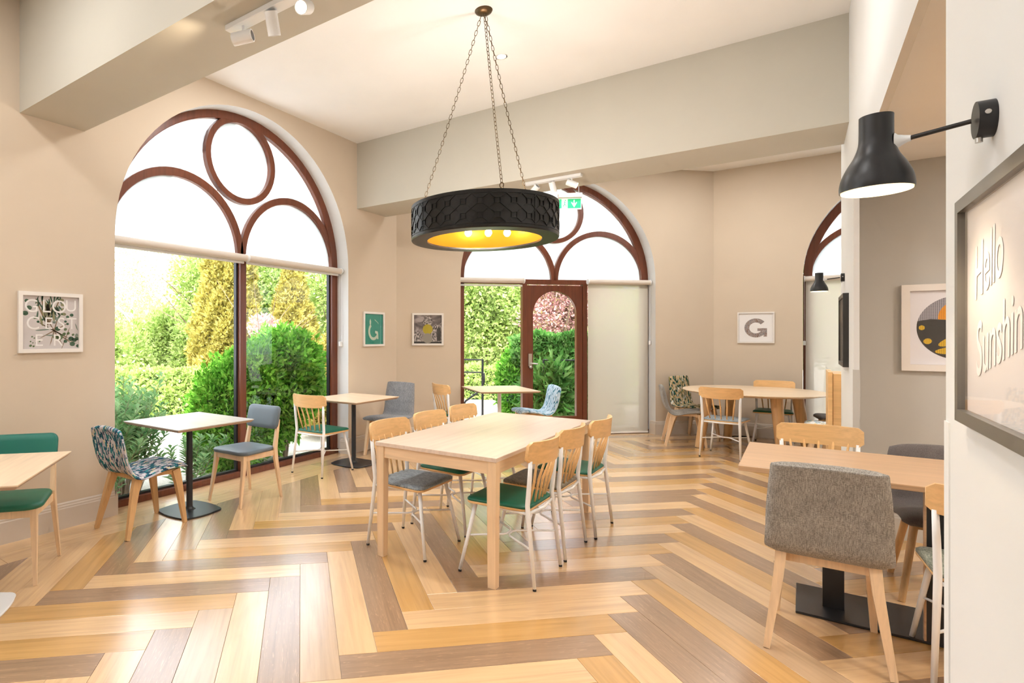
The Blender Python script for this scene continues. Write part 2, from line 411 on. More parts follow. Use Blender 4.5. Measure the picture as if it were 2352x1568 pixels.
# ------------------------------------------------------------------ room frame
XL = -4.475; ZC = 3.88; ZA = 3.94
class Wall:
    def __init__(s, O, D, N): s.O = Vector((*O, 0)); s.D = Vector((*D, 0)); s.N = Vector((*N, 0))
    def p(s, t, n, z): return s.O + s.D * t + s.N * n + Vector((0, 0, z))
WL = Wall((XL, 0), (0, 1), (-1, 0))
WA = Wall((XL, 6.315), (1 / S2, 1 / S2), (-1 / S2, 1 / S2))
WE = Wall((-1.048, 9.742), (1, 0), (0, 1))
SPR = 2.28; RO = 1.49
def arch_wall(name, W, t0, t1, H, wins, m, th=.30, N=40):
    """solid wall with round-headed openings down to the floor"""
    mb = MB(); rv = MB(); ts = [t0]
    def quad(ta, za0, za1, tb, zb0, zb1, n, flip):
        f = [(0, 1, 2, 3)] if not flip else [(3, 2, 1, 0)]
        mb.add([W.p(ta, n, za0), W.p(tb, n, zb0), W.p(tb, n, zb1), W.p(ta, n, za1)], f)
    cur = t0
    for (c, RO) in wins:
        for n, fl in ((0, False), (th, True)):
            quad(cur, 0, H, c - RO, 0, H, n, fl)
            for i in range(N):
                a, b = PI - PI * i / N, PI - PI * (i + 1) / N
                ta, tb = c + RO * math.cos(a), c + RO * math.cos(b)
                quad(ta, SPR + RO * math.sin(a), H, tb, SPR + RO * math.sin(b), H, n, fl)
        pts = [(c - RO, 0)] + [(c + RO * math.cos(PI - PI * i / N), SPR + RO * math.sin(PI - PI * i / N)) for i in range(N + 1)] + [(c + RO, 0)]
        for (a, b) in zip(pts, pts[1:]):
            rv.add([W.p(a[0], -.001, a[1]), W.p(b[0], -.001, b[1]), W.p(b[0], th, b[1]), W.p(a[0], th, a[1])], [(0, 1, 2, 3)])
        cur = c + RO
    for n, fl in ((0, False), (th, True)): quad(cur, 0, H, t1, 0, H, n, fl)
    for t in (t0, t1): mb.add([W.p(t, 0, 0), W.p(t, 0, H), W.p(t, th, H), W.p(t, th, 0)], [(0, 1, 2, 3)])
    mb.add([W.p(t0, 0, H), W.p(t1, 0, H), W.p(t1, th, H), W.p(t0, th, H)], [(0, 1, 2, 3)])
    o = mb.build(name, m); tag(o, kind='structure')
    r = rv.build('window_reveal', M['reveal'], o, smooth=True)
    r['label'] = 'white painted reveal around the arched window'
    return o
W1C = 3.80; JL = W1C + .018 - 1.468; JR = W1C + .018 + 1.468; W0C = -1.35; W2C = 2.404; W3C = 2.568
wl_o = arch_wall('wall_left', WL, -3.5, 6.315, 4.1, [(W0C, 1.468), (W1C + .018, 1.468)], M['wall'])
wa_o = arch_wall('wall_corner', WA, 0, 4.847, 4.1, [(W2C, RO)], M['wall'])
we_o = arch_wall('wall_end', WE, 0, 4.6, 4.1, [(W3C, RO)], M['wall'])
def struct(name, mb, m, **k): return tag(mb.build(name, m, **k), kind='structure')
# right hand arcade wall: near pier, lintel, far pier
PX = .293
mb = MB(); mb.lohi((PX, -3.5, 0), (PX + .03, 1.97, 4.1)); mb.lohi((PX, 1.97, 2.49), (PX + .03, 4.99, 4.1)); mb.lohi((PX, 4.99, 0), (PX + .03, 5.455, 4.1))
mb.lohi((PX, 5.455, 0), (PX + .25, 6.46, 4.1))
wr = struct('wall_right', mb, M['white'])
g = MB(); g.lohi((PX - .003, 1.92, 0), (PX + .033, 1.973, 1.24)).build('corner_guard', M['white'], wr)
g = MB(); g.lohi((PX - .003, 4.987, 0), (PX + .033, 5.04, 1.225)).build('corner_guard', M['greywall'], wr)
struct('wall_aisle', MB().lohi((PX + .03, 5.43, 0), (3.6, 5.63, 4.1)), M['greywall'])
struct('wall_aisle_side', MB().lohi((3.5, .3, 0), (3.7, 10.2, 4.1)), M['greywall'])
struct('wall_aisle_back', MB().lohi((PX + .03, .3, 0), (3.6, .5, 2.9)), M['greywall'])
struct('wall_back', MB().lohi((-4.9, -3.7, 0), (.4, -3.5, 4.1)), M['wall'])
# ceilings
def poly_slab(pts, z0, z1): return MB().prism(pts, z0, z1)
struct('ceiling', poly_slab([(-4.9, -3.7), (PX + .03, -3.7), (PX + .03, 5.5), (-4.9, 5.5)], ZC, 4.3), M['ceil'])
struct('ceiling_alcove', poly_slab([(-4.9, 5.5), (3.8, 5.5), (3.8, 10.2), (-1.2, 10.2), (-4.9, 6.5)], ZA, 4.3), M['ceil'])
struct('ceiling_aisle', poly_slab([(PX + .031, .3), (3.6, .3), (3.6, 5.6), (PX + .031, 5.6)], 2.70, 2.9), M['ceil'])
# beams
struct('trim_beam_far', MB().lohi((XL, 5.455, 3.06), (PX, 6.06, 4.0)), M['beam'])
struct('trim_beam_near', MB().lohi((XL, 1.657, 3.05), (PX, 2.11, 4.0)), M['beam'])
# skirting
def skirt(name, W, t0, t1, n0=0, m=None):
    prof = [(0, 0), (-.018, 0), (-.018, .150), (-.014, .158), (-.014, .168), (-.009, .176), (-.009, .186), (0, .196)]
    vs = []; k = len(prof)
    for t in (t0, t1): vs += [W.p(t, n0 + a, b) for a, b in prof]
    fs = [(i, i + 1, k + i + 1, k + i) for i in range(k - 1)] + [tuple(range(k)), tuple(range(2 * k - 1, k - 1, -1))]
    b = MB().add(vs, fs)
    return b
sk = skirt('', WL, W0C + RO + .001, JL, 0)
RW = Wall((XL, JL), (-1, 0), (0, -1)); sk2 = skirt('', RW, -.018, .12)
b = MB(); b.add(sk.v, sk.f); b.add(sk2.v, sk2.f)
RW = Wall((XL, JR), (-1, 0), (0, 1)); sk2 = skirt('', RW, -.018, .12); b.add(sk2.v, sk2.f)
sk = skirt('', WL, JR, 6.315); b.add(sk.v, sk.f)
sk = skirt('', WL, -3.5, W0C - RO); b.add(sk.v, sk.f)
struct('baseboard_left', b, M['skirt'])
b = MB(); sk = skirt('', WA, 0, W2C - RO); b.add(sk.v, sk.f); sk = skirt('', WA, W2C + RO, 4.847); b.add(sk.v, sk.f)
o_ = WA.p(W2C + RO, 0, 0); RW = Wall((o_.x, o_.y), (-1 / S2, 1 / S2), (1 / S2, 1 / S2)); sk = skirt('', RW, -.018, .12); b.add(sk.v, sk.f)
struct('baseboard_corner', b, M['skirt'])
b = MB(); sk = skirt('', WE, 0, W3C - RO); b.add(sk.v, sk.f)
struct('baseboard_end', b, M['skirt'])
GW = Wall((PX + .03, 5.43), (1, 0), (0, 1)); b = skirt('', GW, 0, 3.1); struct('baseboard_aisle', b, M['greywall'])

# ------------------------------------------------------------------ floor: herringbone planks
floor = struct('floor', MB().prism([(-4.8, -3.6), (3.6, -3.6), (3.6, 10.1), (-1.3, 10.1), (-4.8, 6.6)], -.12, -.006), M['sub'])
w = .1769; L = 7 * w
p_ = Vector((1, 1)) / S2; q_ = Vector((-1, 1)) / S2
F2 = Vector((-math.sin(YAW), math.cos(YAW))); R2 = Vector((math.cos(YAW), math.sin(YAW)))
ORG = Vector((-2.555, 2.530)) - p_ * 1.2448 + (p_ + q_) * .095 * w
def clip(poly, a, b, c):      # keep a*x+b*y<=c
    out = []
    for i in range(len(poly)):
        P, Q = poly[i], poly[(i + 1) % len(poly)]; dp = a * P[0] + b * P[1] - c; dq = a * Q[0] + b * Q[1] - c
        if dp <= 0: out.append(P)
        if (dp < 0) != (dq < 0) and abs(dp - dq) > 1e-9:
            f = dp / (dp - dq); out.append((P[0] + (Q[0] - P[0]) * f, P[1] + (Q[1] - P[1]) * f))
    return out
def cross_area(p): return abs(sum(p[i][0] * p[(i + 1) % len(p)][1] - p[(i + 1) % len(p)][0] * p[i][1] for i in range(len(p)))) / 2
LIM = [(-1, 0, 4.068), (-1, 1, 10.26), (0, 1, 9.37), (0, -1, .6)]
def seen(poly):
    for x, y in poly:
        d = x * F2.x + y * F2.y
        if d > .35:
            u = 880 + 1286 * (x * R2.x + y * R2.y) / d; v = 773 + 1286 * 1.45 / d
            if -160 < u < 3000 and v < 1900:
                if x > PX + .02 and y < 1.7: continue
                return True
    return False
SEQ = {'D': 'dark', 'G': 'gold', 'P': 'pale', 'T': 'tan'}
A_ = dict(zip(range(6, -15, -1), 'PDGPGDPDGPDGPDGPDGPDG')); B_ = dict(zip(range(2, -22, -1), 'DPDGPPDPGDPGDPDDPGDPGDPG'))
QC = dict(zip(range(6, -18, -1), 'GPPDTPDTPDGPDGPDGPDGPDGP')); QR = dict(zip(range(3, -24, -1), 'DPGGPDDGTDPGDPGDPGDPGDPGDPG'))
QL = {m - 2: c for m, c in {5: 'P', 4: 'D', 3: 'P', 2: 'P', 1: 'G', 0: 'D', -1: 'P', -2: 'T', -3: 'D', -4: 'P', -5: 'P', -6: 'T', -7: 'D', -8: 'P', -9: 'D', -10: 'P', -11: 'D', -12: 'P'}.items()}
def tone(kind, c, i):
    if kind == 'P' and c == 0 and -i in A_: return A_[-i]
    if kind == 'P' and c == 1 and 1 - i in B_: return B_[1 - i]
    if kind == 'Q' and c == 0 and -i in QC: return QC[-i]
    if kind == 'Q' and c == 1 and 1 - i in QR: return QR[1 - i]
    if kind == 'Q' and c == -1 and -1 - i in QL: return QL[-1 - i]
    return 'DPG'[(i + c * 2 + (kind == 'Q')) % 3] if rnd.random() < .8 else 'T'
gap = .0007
def plank_mesh(poly, key):
    n = len(poly); z0, z1 = -.006, 0.0
    cx = sum(a for a, b in poly) / n; cy = sum(b for a, b in poly) / n
    vs = [(x, y, z0) for x, y in poly] + [(x, y, z1 - .0006) for x, y in poly]
    ins = []
    for i in range(n):
        P = Vector(poly[i]); a = (Vector(poly[i - 1]) - P); b = (Vector(poly[(i + 1) % n]) - P)
        if a.length > 1e-6 and b.length > 1e-6: P = P + (a.normalized() + b.normalized()) * .0009
        ins.append((P.x, P.y, z1))
    vs += ins
    fs = [(i, (i + 1) % n, n + (i + 1) % n, n + i) for i in range(n)] + [(n + i, n + (i + 1) % n, 2 * n + (i + 1) % n, 2 * n + i) for i in range(n)]
    fs.append(tuple(range(2 * n, 3 * n)))
    return mesh('plank', vs, fs, M[SEQ[key]])
full = [(gap, -w + gap), (L - gap, -w + gap), (L - gap, -gap), (gap, -gap)]
FULL = {k: plank_mesh(full, k) for k in 'DGPT'}
nplank = 0
def put_plank(org, ang, key, lims, poly=None):
    """org: world XY of local origin; ang: rotation"""
    global nplank
    ca, sa = math.cos(ang), math.sin(ang); base = poly or full
    wp = [(org[0] + x * ca - y * sa, org[1] + x * sa + y * ca) for x, y in base]
    if not seen(wp): return
    cp = wp; cut = False
    for (a, b_, c_) in lims:
        nx = clip(cp, a, b_, c_ - 0)
        if len(nx) != len(cp) or any(abs(s[0] - t[0]) + abs(s[1] - t[1]) > 1e-9 for s, t in zip(nx, cp)): cut = True
        cp = nx
        if len(cp) < 3: return
    if cross_area(cp) < .0004: return
    if not cut and poly is None: me = FULL[key]
    else:
        loc = [((x - org[0]) * ca + (y - org[1]) * sa, -(x - org[0]) * sa + (y - org[1]) * ca) for x, y in cp]
        me = plank_mesh(loc, key)
    o = obj('plank', me, floor, (org[0], org[1], 0), (0, 0, ang)); nplank += 1
for c in range(-3, 5):
    for i in range(-40, 60):
        x, y = i + 7 * c, i - 7 * c
        o = ORG + p_ * (x * w) + q_ * (y * w)
        if abs(o.x) > 9 or abs(o.y) > 14: continue
        put_plank(o, PI / 4, tone('P', c, i), LIM)
        # Q plank: local x along -q ; occupies x+6..x+7, y-8..y-1
        oq = ORG + p_ * ((x + 7) * w) + q_ * ((y - 1) * w)
        put_plank(oq, -PI / 4, tone('Q', c, i), LIM)
# border rows that follow the walls
bw = (4.462 - 4.068) / 2
for r_ in range(3):
    x1 = -4.068 - r_ * bw; y = .2 - r_ * .55
    while y < 6.4:
        poly = [(gap, gap), (L - gap, gap), (L - gap, bw - gap), (gap, bw - gap)]
        if r_ == 2 and not (W1C - RO - 1.2 < y < W1C + RO): y += L; continue
        lim = [(-1, 1, 10.79 - r_ * .001), (-1, 0, 4.475 if r_ < 2 else 4.66)]
        if r_ == 2: lim += [(0, -1, -(W1C - RO)), (0, 1, W1C + RO)]
        put_plank((x1, y), PI / 2, 'P' if rnd.random() < .8 else 'T', lim, poly); y += L
for r_ in range(3):
    t = -.3 - r_ * .6
    while t < 5:
        poly = [(gap, gap), (L - gap, gap), (L - gap, bw - gap), (gap, bw - gap)]
        o = WA.p(t, -.375 + r_ * bw, 0)
        lim = [(-1, 0, 4.068), (0, 1, 9.742), (-1, 1, 10.79 if r_ < 2 else 11.05)]
        if r_ == 2:
            lim = [(-1, 1, 11.05)]; a = WA.p(W2C - RO, 0, 0); b2 = WA.p(W2C + RO, 0, 0); lim += [(-1, -1, -(a.x + a.y)), (1, 1, b2.x + b2.y)]
        put_plank((o.x, o.y), PI / 4, 'T' if rnd.random() < .6 else 'P', lim, poly); t += L
for r_ in range(2):
    x = -2 - r_ * .5
    while x < 2:
        poly = [(gap, gap), (L - gap, gap), (L - gap, bw - gap), (gap, bw - gap)]
        put_plank((x, 9.37 + r_ * bw), 0, 'T' if rnd.random() < .6 else 'D', [(-1, 1, 10.40)], poly); x += L
print('planks', nplank)

# ------------------------------------------------------------------ windows
def arcbar(W, c, zc, ro, ri, a0, a1, n0, n1, N=28):
    vs = []; fs = []
    for i in range(N + 1):
        a = a0 + (a1 - a0) * i / N; ca, sa = math.cos(a), math.sin(a)
        ch = .006
        for (r, n) in ((ro, n0), (ri + ch, n0), (ri, n0 + ch), (ri, n1), (ro, n1)): vs.append(W.p(c + r * ca, n, zc + r * sa))
    for i in range(N):
        for j in range(5):
            a = i * 5 + j; b = i * 5 + (j + 1) % 5; fs.append((a, b, b + 5, a + 5))
    return MB().add(vs, fs + [(0, 1, 2, 3, 4), tuple(range(N * 5 + 4, N * 5 - 1, -1))])
def wbar(W, t0, t1, z0, z1, n0, n1):
    vs = [W.p(t, n, z) for z in (z0, z1) for t, n in ((t0, n0), (t1, n0), (t1, n1), (t0, n1))]
    return MB().add(vs, [(3, 2, 1, 0), (4, 5, 6, 7), (0, 1, 5, 4), (1, 2, 6, 5), (2, 3, 7, 6), (3, 0, 4, 7)])
def window(idx, W, c, kind):
    root = tag(obj('window_%d' % idx, None), kind='structure')
    n0, n1 = .178, .255; ng = .232
    arcbar(W, c, SPR, RO - .002, RO - .105, 0, PI, n0, n1, 48).build('arched_frame', M['mahog'], root, auto=35)
    for s in (-1, 1):
        wbar(W, *sorted((c + s * (RO - .002), c + s * (RO - .105))), 0, SPR, n0, n1).build('jamb', M['mahog'], root)
        r = .745
        arcbar(W, c + s * (.745 - .02), SPR, .745, .745 - .075, 0, PI, n0 + .01, n1, 32).build('tracery_arch', M['mahog'], root, auto=35)
    arcbar(W, c, 3.28, .45, .385, 0, 2 * PI, n0 + .002, n1 + .01, 40).build('oculus_ring', M['mahog'], root, auto=35)
    wbar(W, c - RO + .1, c + RO - .1, SPR - .06, SPR + .012, n0 + .012, n1).build('transom', M['mahog'], root)
    # frosted upper glass, one sheet per light
    def disc(pts, n, name, m):
        return MB().add([W.p(a, n, b) for a, b in pts] + [W.p(a, n + .006, b) for a, b in pts],
                        [tuple(range(len(pts))), tuple(range(2 * len(pts) - 1, len(pts) - 1, -1))]).build(name, m, root)
    for s in (-1, 1):
        disc([(c + s * .725 + .70 * math.cos(a), SPR + .70 * math.sin(a)) for a in np.linspace(0, PI, 30)], ng, 'frosted_pane', M['frost'])
        # spandrel light beside the oculus
        outer = [(c + s * (RO - .1) * math.cos(a), SPR + (RO - .1) * math.sin(a)) for a in np.linspace(.05, PI / 2 - .02, 20)]
        ring = [(c + s * .43 * math.cos(a), 3.28 + .43 * math.sin(a)) for a in np.linspace(PI / 2 - .1, -.87, 14)]
        small = [(c + s * (.725 + .73 * math.cos(a)), SPR + .73 * math.sin(a)) for a in np.linspace(PI - .93, .05, 20)]
        disc(outer + ring + small, ng, 'frosted_pane', M['frost'])
    disc([(c + .40 * math.cos(a), 3.28 + .40 * math.sin(a)) for a in np.linspace(0, 2 * PI, 36)[:-1]], ng, 'frosted_pane', M['frost'])
    disc([(c, SPR + .1), (c + .10, SPR + .4), (c + .33, 2.93), (c, 2.86), (c - .33, 2.93), (c - .10, SPR + .4)], ng, 'frosted_pane', M['frost'])
    wbar(W, c - RO, c + RO, -.005, .055, n0 - .015, n1 + .03).build('sill', M['mahog'], root)
    wbar(W, c - RO + .1, c + RO - .1, .055, .075, n0 + .03, n1).build('glazing_bead', M['blackm'], root)
    if kind == 'mullion':
        wbar(W, c - .038, c + .038, .05, SPR, n0 - .01, n1).build('mullion', M['mahog'], root)
        for s in (-1, 1):
            t0, t1 = sorted((c + s * .038, c + s * (RO - .105)))
            wbar(W, t0, t1, .06, SPR - .05, ng, ng + .006).build('glass_pane', M['glass'], root)
            wbar(W, t0, t0 + .02, .06, SPR - .06, ng - .02, ng + .02).build('glazing_bead', M['blackm'], root)
            wbar(W, t1 - .02, t1, .06, SPR - .06, ng - .02, ng + .02).build('glazing_bead', M['blackm'], root)
    return root
win1 = window(1, WL, W1C, 'mullion')
win4 = window(4, WL, W0C, 'mullion')
win3 = window(3, WE, W3C, 'mullion')
win2 = window(2, WA, W2C, 'door')
n0, n1, ng = .178, .255, .232
for s in (-1, 1):
    t0, t1 = sorted((W2C + s * .505, W2C + s * (RO - .105)))
    wbar(WA, t0, t1, .06, SPR - .05, ng, ng + .006).build('glass_pane', M['glass'], win2)
    wbar(WA, *sorted((W2C + s * .505, W2C + s * .435)), 0, SPR - .05, n0 - .005, n1).build('door_post', M['mahog'], win2)
# the door in the middle of window 2
door = tag(obj('door_1', None), kind='structure')
dt0, dt1 = W2C - .432, W2C + .432; dz1 = SPR - .075
gl0, gl1, gz0, gzs = W2C - .34, W2C + .34, .27, 1.78; gr = .34
mb = MB()
for (n, fl) in ((.183, 0), (.243, 1)):
    def q4(a, b_, c_, d_): mb.add([WA.p(a[0], n, a[1]), WA.p(b_[0], n, b_[1]), WA.p(c_[0], n, c_[1]), WA.p(d_[0], n, d_[1])], [(0, 1, 2, 3) if not fl else (3, 2, 1, 0)])
    q4((dt0, .02), (gl0, .02), (gl0, dz1), (dt0, dz1)); q4((gl1, .02), (dt1, .02), (dt1, dz1), (gl1, dz1)); q4((gl0, .02), (gl1, .02), (gl1, gz0), (gl0, gz0))
    for i in range(28):
        a, b_ = PI - PI * i / 28, PI - PI * (i + 1) / 28
        q4((W2C + gr * math.cos(a), gzs + gr * math.sin(a)), (W2C + gr * math.cos(b_), gzs + gr * math.sin(b_)), (W2C + gr * math.cos(b_), dz1), (W2C + gr * math.cos(a), dz1))
edge = [(gl0, gz0), (gl0, gzs)] + [(W2C + gr * math.cos(PI - PI * i / 28), gzs + gr * math.sin(PI - PI * i / 28)) for i in range(29)] + [(gl1, gz0), (gl0, gz0)]
for a, b_ in zip(edge, edge[1:]): mb.add([WA.p(a[0], .183, a[1]), WA.p(b_[0], .183, b_[1]), WA.p(b_[0], .243, b_[1]), WA.p(a[0], .243, a[1])], [(0, 1, 2, 3)])
for t in (dt0, dt1): mb.add([WA.p(t, .183, .02), WA.p(t, .183, dz1), WA.p(t, .243, dz1), WA.p(t, .243, .02)], [(0, 1, 2, 3)])
mb.build('door_leaf', M['mahog'], door)
MB().add([WA.p(a, .211, b_) for a, b_ in edge[:-1]] + [WA.p(a, .217, b_) for a, b_ in edge[:-1]], [tuple(range(len(edge) - 1)), tuple(range(2 * len(edge) - 3, len(edge) - 2, -1))]).build('door_glass', M['glass'], door)
hp = wbar(WA, W2C - .415, W2C - .36, 1.02, 1.20, .171, .183).build('handle_plate', M['steel'], door)
h = MB(); h.tube([WA.p(W2C - .385, .183, 1.06), WA.p(W2C - .385, .133, 1.06)], .012); h.tube([WA.p(W2C - .385, .131, 1.06), WA.p(W2C - .33, .131, 1.055), WA.p(W2C - .29, .135, 1.05)], .011)
h.tube([WA.p(W2C - .385, .183, 1.005), WA.p(W2C - .385, .148, 1.005)], .022, 12); h.build('door_handle', M['steel'], door, smooth=True)

# roller blinds
def blind(W, t0, t1, drop, label, group=None, chain=1, n=.11, roll_r=.036, zr=2.262):
    """drop: length of fabric below the tube"""
    c = W.p((t0 + t1) / 2, n, zr); o = thing('roller_blind', label, 'blind', (c.x, c.y, 0), 0, group)
    def loc(v): return v - Vector((c.x, c.y, 0))
    h = (t1 - t0) / 2; tm = (t0 + t1) / 2
    P = lambda t, nn, z: loc(W.p(tm + t, nn, z))
    MB().tube([P(-h + .012, n, zr), P(h - .012, n, zr)], roll_r, 16).build('tube', M['blindcase'], o, auto=40)
    for s in (-1, 1): MB().tube([P(s * h, n, zr), P(s * (h - .013), n, zr)], roll_r + .006, 14).build('end_bracket', M['whitem'], o, auto=40)
    if drop > .1:
        vs = [P(a, n + .03, z) for z in (zr - drop, zr) for a in (-h + .02, h - .02)]
        vs += [P(a, n + .0312, z) for z in (zr - drop, zr) for a in (-h + .02, h - .02)]
        MB().add(vs, [(0, 1, 3, 2), (6, 7, 5, 4)]).build('fabric', M['blind'], o)
    b = MB(); zb = zr - max(drop, .045)
    vs = [P(a, nn, z) for z in (zb - .012, zb + .012) for a, nn in ((-h + .02, n + .022), (h - .02, n + .022), (h - .02, n + .038), (-h + .02, n + .038))]
    b.add(vs, [(3, 2, 1, 0), (4, 5, 6, 7), (0, 1, 5, 4), (1, 2, 6, 5), (2, 3, 7, 6), (3, 0, 4, 7)]).build('bottom_bar', M['whitem'], o)
    if chain:
        k = MB(); tcn = chain * (h - .006)
        for dn in (-.018, .018): k.tube([P(tcn, n + dn, zr), P(tcn, n + dn, 1.36)], .0014, 5)
        k.build('pull_chain', M['whitem'], o); 
        q = P(tcn, n, 1.36); MB().cbox((q.x - .014, q.y - .025, 1.33), (q.x + .014, q.y + .025, 1.39)).build('chain_tensioner', M['whitem'], o)
    return o
blind(WL, W1C - 1.44, W1C, .0, 'rolled up beige roller blind over the left pane of the big left window', chain=0)
blind(WL, W1C, W1C + 1.475, .0, 'rolled up beige roller blind over the right pane of the big left window', chain=1)
blind(WA, W2C - RO + .01, W2C - .505, .07, 'rolled up blind on the glass left of the mahogany door', chain=0)
blind(WA, W2C + .475, W2C + RO - .01, 2.24, 'blind pulled down to the floor right of the mahogany door')
blind(WE, W3C - RO + .01, W3C, 2.2, 'lowered blind behind the small wall lamp at the far right', chain=-1)

# ------------------------------------------------------------------ chair builders (face +Y, origin on floor)
def leg_foot(parent, x, y, r=.011): MB().tube([(x, y, 0), (x, y, .012)], r, 8).build('foot_cap', M['rubber'], parent)
def spindle_chair(label, seatmat, loc, rz, group=None):
    t = thing('spindle_chair', label, 'chair', loc, rz, group)
    out = rrect(.40, .40, .05, 5)
    def shp(p):
        x, y = p; k = 1 + .28 * (y / .2 if y > 0 else y / .2) * .25 + .06; return (x * k, y + .005)
    out = [shp(p) for p in out]
    MB().prism(out, .432, .447, .003).build('seat_board', M['ply'], t, auto=40)
    # upholstered pad, domed
    vs = []; fs = []; n = len(out); levels = [(1.0, .447), (1.0, .456), (.96, .464), (.80, .468), (.4, .470)]
    for k, z in levels: vs += [(x * k, (y - .005) * k + .005, z) for x, y in out]
    for i in range(len(levels) - 1):
        for j in range(n): a = i * n + j; b = i * n + (j + 1) % n; fs.append((a, b, b + n, a + n))
    fs.append(tuple(range(len(vs) - n, len(vs)))); fs.append(tuple(range(n - 1, -1, -1)))
    MB().add(vs, fs).build('seat_pad', seatmat, t, smooth=True)
    for s in (-1, 1):
        # front leg
        l = MB().tube([(s * .165, .155, .43), (s * .225, .235, .012)], [.0135, .0105], 10).build('leg', M['whitem'], t, smooth=True)
        leg_foot(l, s * .225, .235)
        l = MB().tube([(s * .215, -.24, .012), (s * .197, -.195, .42), (s * .196, -.190, .47), (s * .202, -.205, .62), (s * .207, -.213, .735)], [.0105, .0145, .0145, .0135, .0115], 10).build('leg', M['whitem'], t, smooth=True)
        leg_foot(l, s * .215, -.24)
    fr = MB()
    fr.tube([(-.165, .155, .424), (.165, .155, .424)], .009, 8); fr.tube([(-.197, -.19, .424), (0, -.215, .424), (.197, -.19, .424)], .009, 8)
    for s in (-1, 1): fr.tube([(s * .165, .155, .424), (s * .197, -.19, .424)], .009, 8)
    fr.build('seat_frame', M['whitem'], t, smooth=True)
    z = .225
    st = MB().tube([(-.192, .19, z), (-.06, .03, z), (-.03, .012, z), (.03, .012, z), (.06, .03, z), (.192, .19, z)], .0065, 8)
    st.build('stretcher', M['whitem'], t, smooth=True)
    MB().tube([(-.205, -.215, z), (-.06, -.02, z), (-.03, -.002, z), (.03, -.002, z), (.06, -.02, z), (.205, -.215, z)], .0065, 8).build('stretcher', M['whitem'], t, smooth=True)
    # crest rail
    vs = []; fs = []; N = 18; hw = .235
    def cy(x): return -.265 + .068 * (x / hw) ** 2
    sec = []
    for i in range(N + 1):
        x = -hw + 2 * hw * i / N; e = min(1, (hw - abs(x)) / .028); rr = math.sqrt(max(0, 1 - (1 - e) ** 2)); 
        zt = .845 - .022 * (1 - rr); zb = .722 + .022 * (1 - rr) - .012 * (1 - (x / hw) ** 2)
        ln = .018
        y0 = cy(x); th = .009
        for (dy, zz) in ((-th, zb), (th, zb), (th - ln * .6, zt), (-th - ln * .6, zt)): vs.append((x, y0 + dy, zz))
    for i in range(N):
        for j in range(4): a = i * 4 + j; b = i * 4 + (j + 1) % 4; fs.append((a, a + 4, b + 4, b))
    fs += [(0, 1, 2, 3), (N * 4 + 3, N * 4 + 2, N * 4 + 1, N * 4)]
    MB().add(vs, fs).build('crest_rail', M['ply'], t, auto=50)
    for k in range(5):
        a = (k - 2) / 2; xb = a * .118; xt = a * .160
        MB().tube([(xb, -.178 + .012 * a * a, .445), (xb * .5 + xt * .5, -.208, .60), (xt, cy(xt), .74)], [.0065, .0085, .0065], 8).build('spindle', M['ply'], t, smooth=True)
    return t
def uvshell(prof, widths, thick, m, name, parent, nx=12, curve=.03, cornr=.0):
    """upholstered shell swept along prof (y,z) list; widths per station; dished by curve; UV in metres"""
    P = [Vector((0, a, b)) for a, b in prof]; n = len(P); nx = nx
    arc = [0]
    for i in range(1, n): arc.append(arc[-1] + (P[i] - P[i - 1]).length)
    top = []; bot = []; uv = []
    for i in range(n):
        d = (P[min(i + 1, n - 1)] - P[max(i - 1, 0)]).normalized(); nrm = Vector((0, -d.z, d.y))
        e = min(i, n - 1 - i); rim = {0: .30, 1: .82}.get(e, 1)
        for j in range(nx + 1):
            a = -1 + 2 * j / nx; x = a * widths[i] / 2; ed = math.sqrt(max(.0, 1 - abs(a) ** 8)); th = thick / 2 * max(.12, ed) * rim
            c = curve[i] if isinstance(curve, (list, tuple)) else curve
            b = P[i] + Vector((x, 0, 0)) + nrm * (c * a * a)
            top.append(b + nrm * th); bot.append(b - nrm * th); uv.append((x, arc[i]))
    V = top + bot; K = len(top); F = []; R = nx + 1
    for i in range(n - 1):
        for j in range(nx):
            a = i * R + j; F.append((a, a + R, a + R + 1, a + 1)); F.append((K + a, K + a + 1, K + a + R + 1, K + a + R))
    for i in range(n - 1):
        a = i * R; F.append((a, K + a, K + a + R, a + R)); a = i * R + nx; F.append((a, a + R, K + a + R, K + a))
    for j in range(nx):
        F.append((j, j + 1, K + j + 1, K + j)); a = (n - 1) * R + j; F.append((a, K + a, K + a + 1, a + 1))
    me = mesh(name, V, F, m, True, uv + uv)
    return obj(name, me, parent)
def smoothprof(pts, n=26):
    """Catmull-Rom through pts"""
    out = []; P = [pts[0]] + list(pts) + [pts[-1]]; seg = len(pts) - 1
    for k in range(n + 1):
        f = k / n * seg; i = min(int(f), seg - 1); u = f - i; a, b, c, d = (Vector(P[i + m]) for m in range(4))
        q = .5 * ((2 * b) + (c - a) * u + (2 * a - 5 * b + 4 * c - d) * u * u + (3 * b - a - 3 * c + d) * u ** 3)
        out.append((q.x, q.y))
    return out
def lerpw(keys, n):
    out = []
    for k in range(n + 1):
        f = k / n
        for (a, wa), (b, wb) in zip(keys, keys[1:]):
            if f <= b + 1e-9:
                u = (f - a) / (b - a); u = u * u * (3 - 2 * u); out.append(wa + (wb - wa) * u); break
    return out
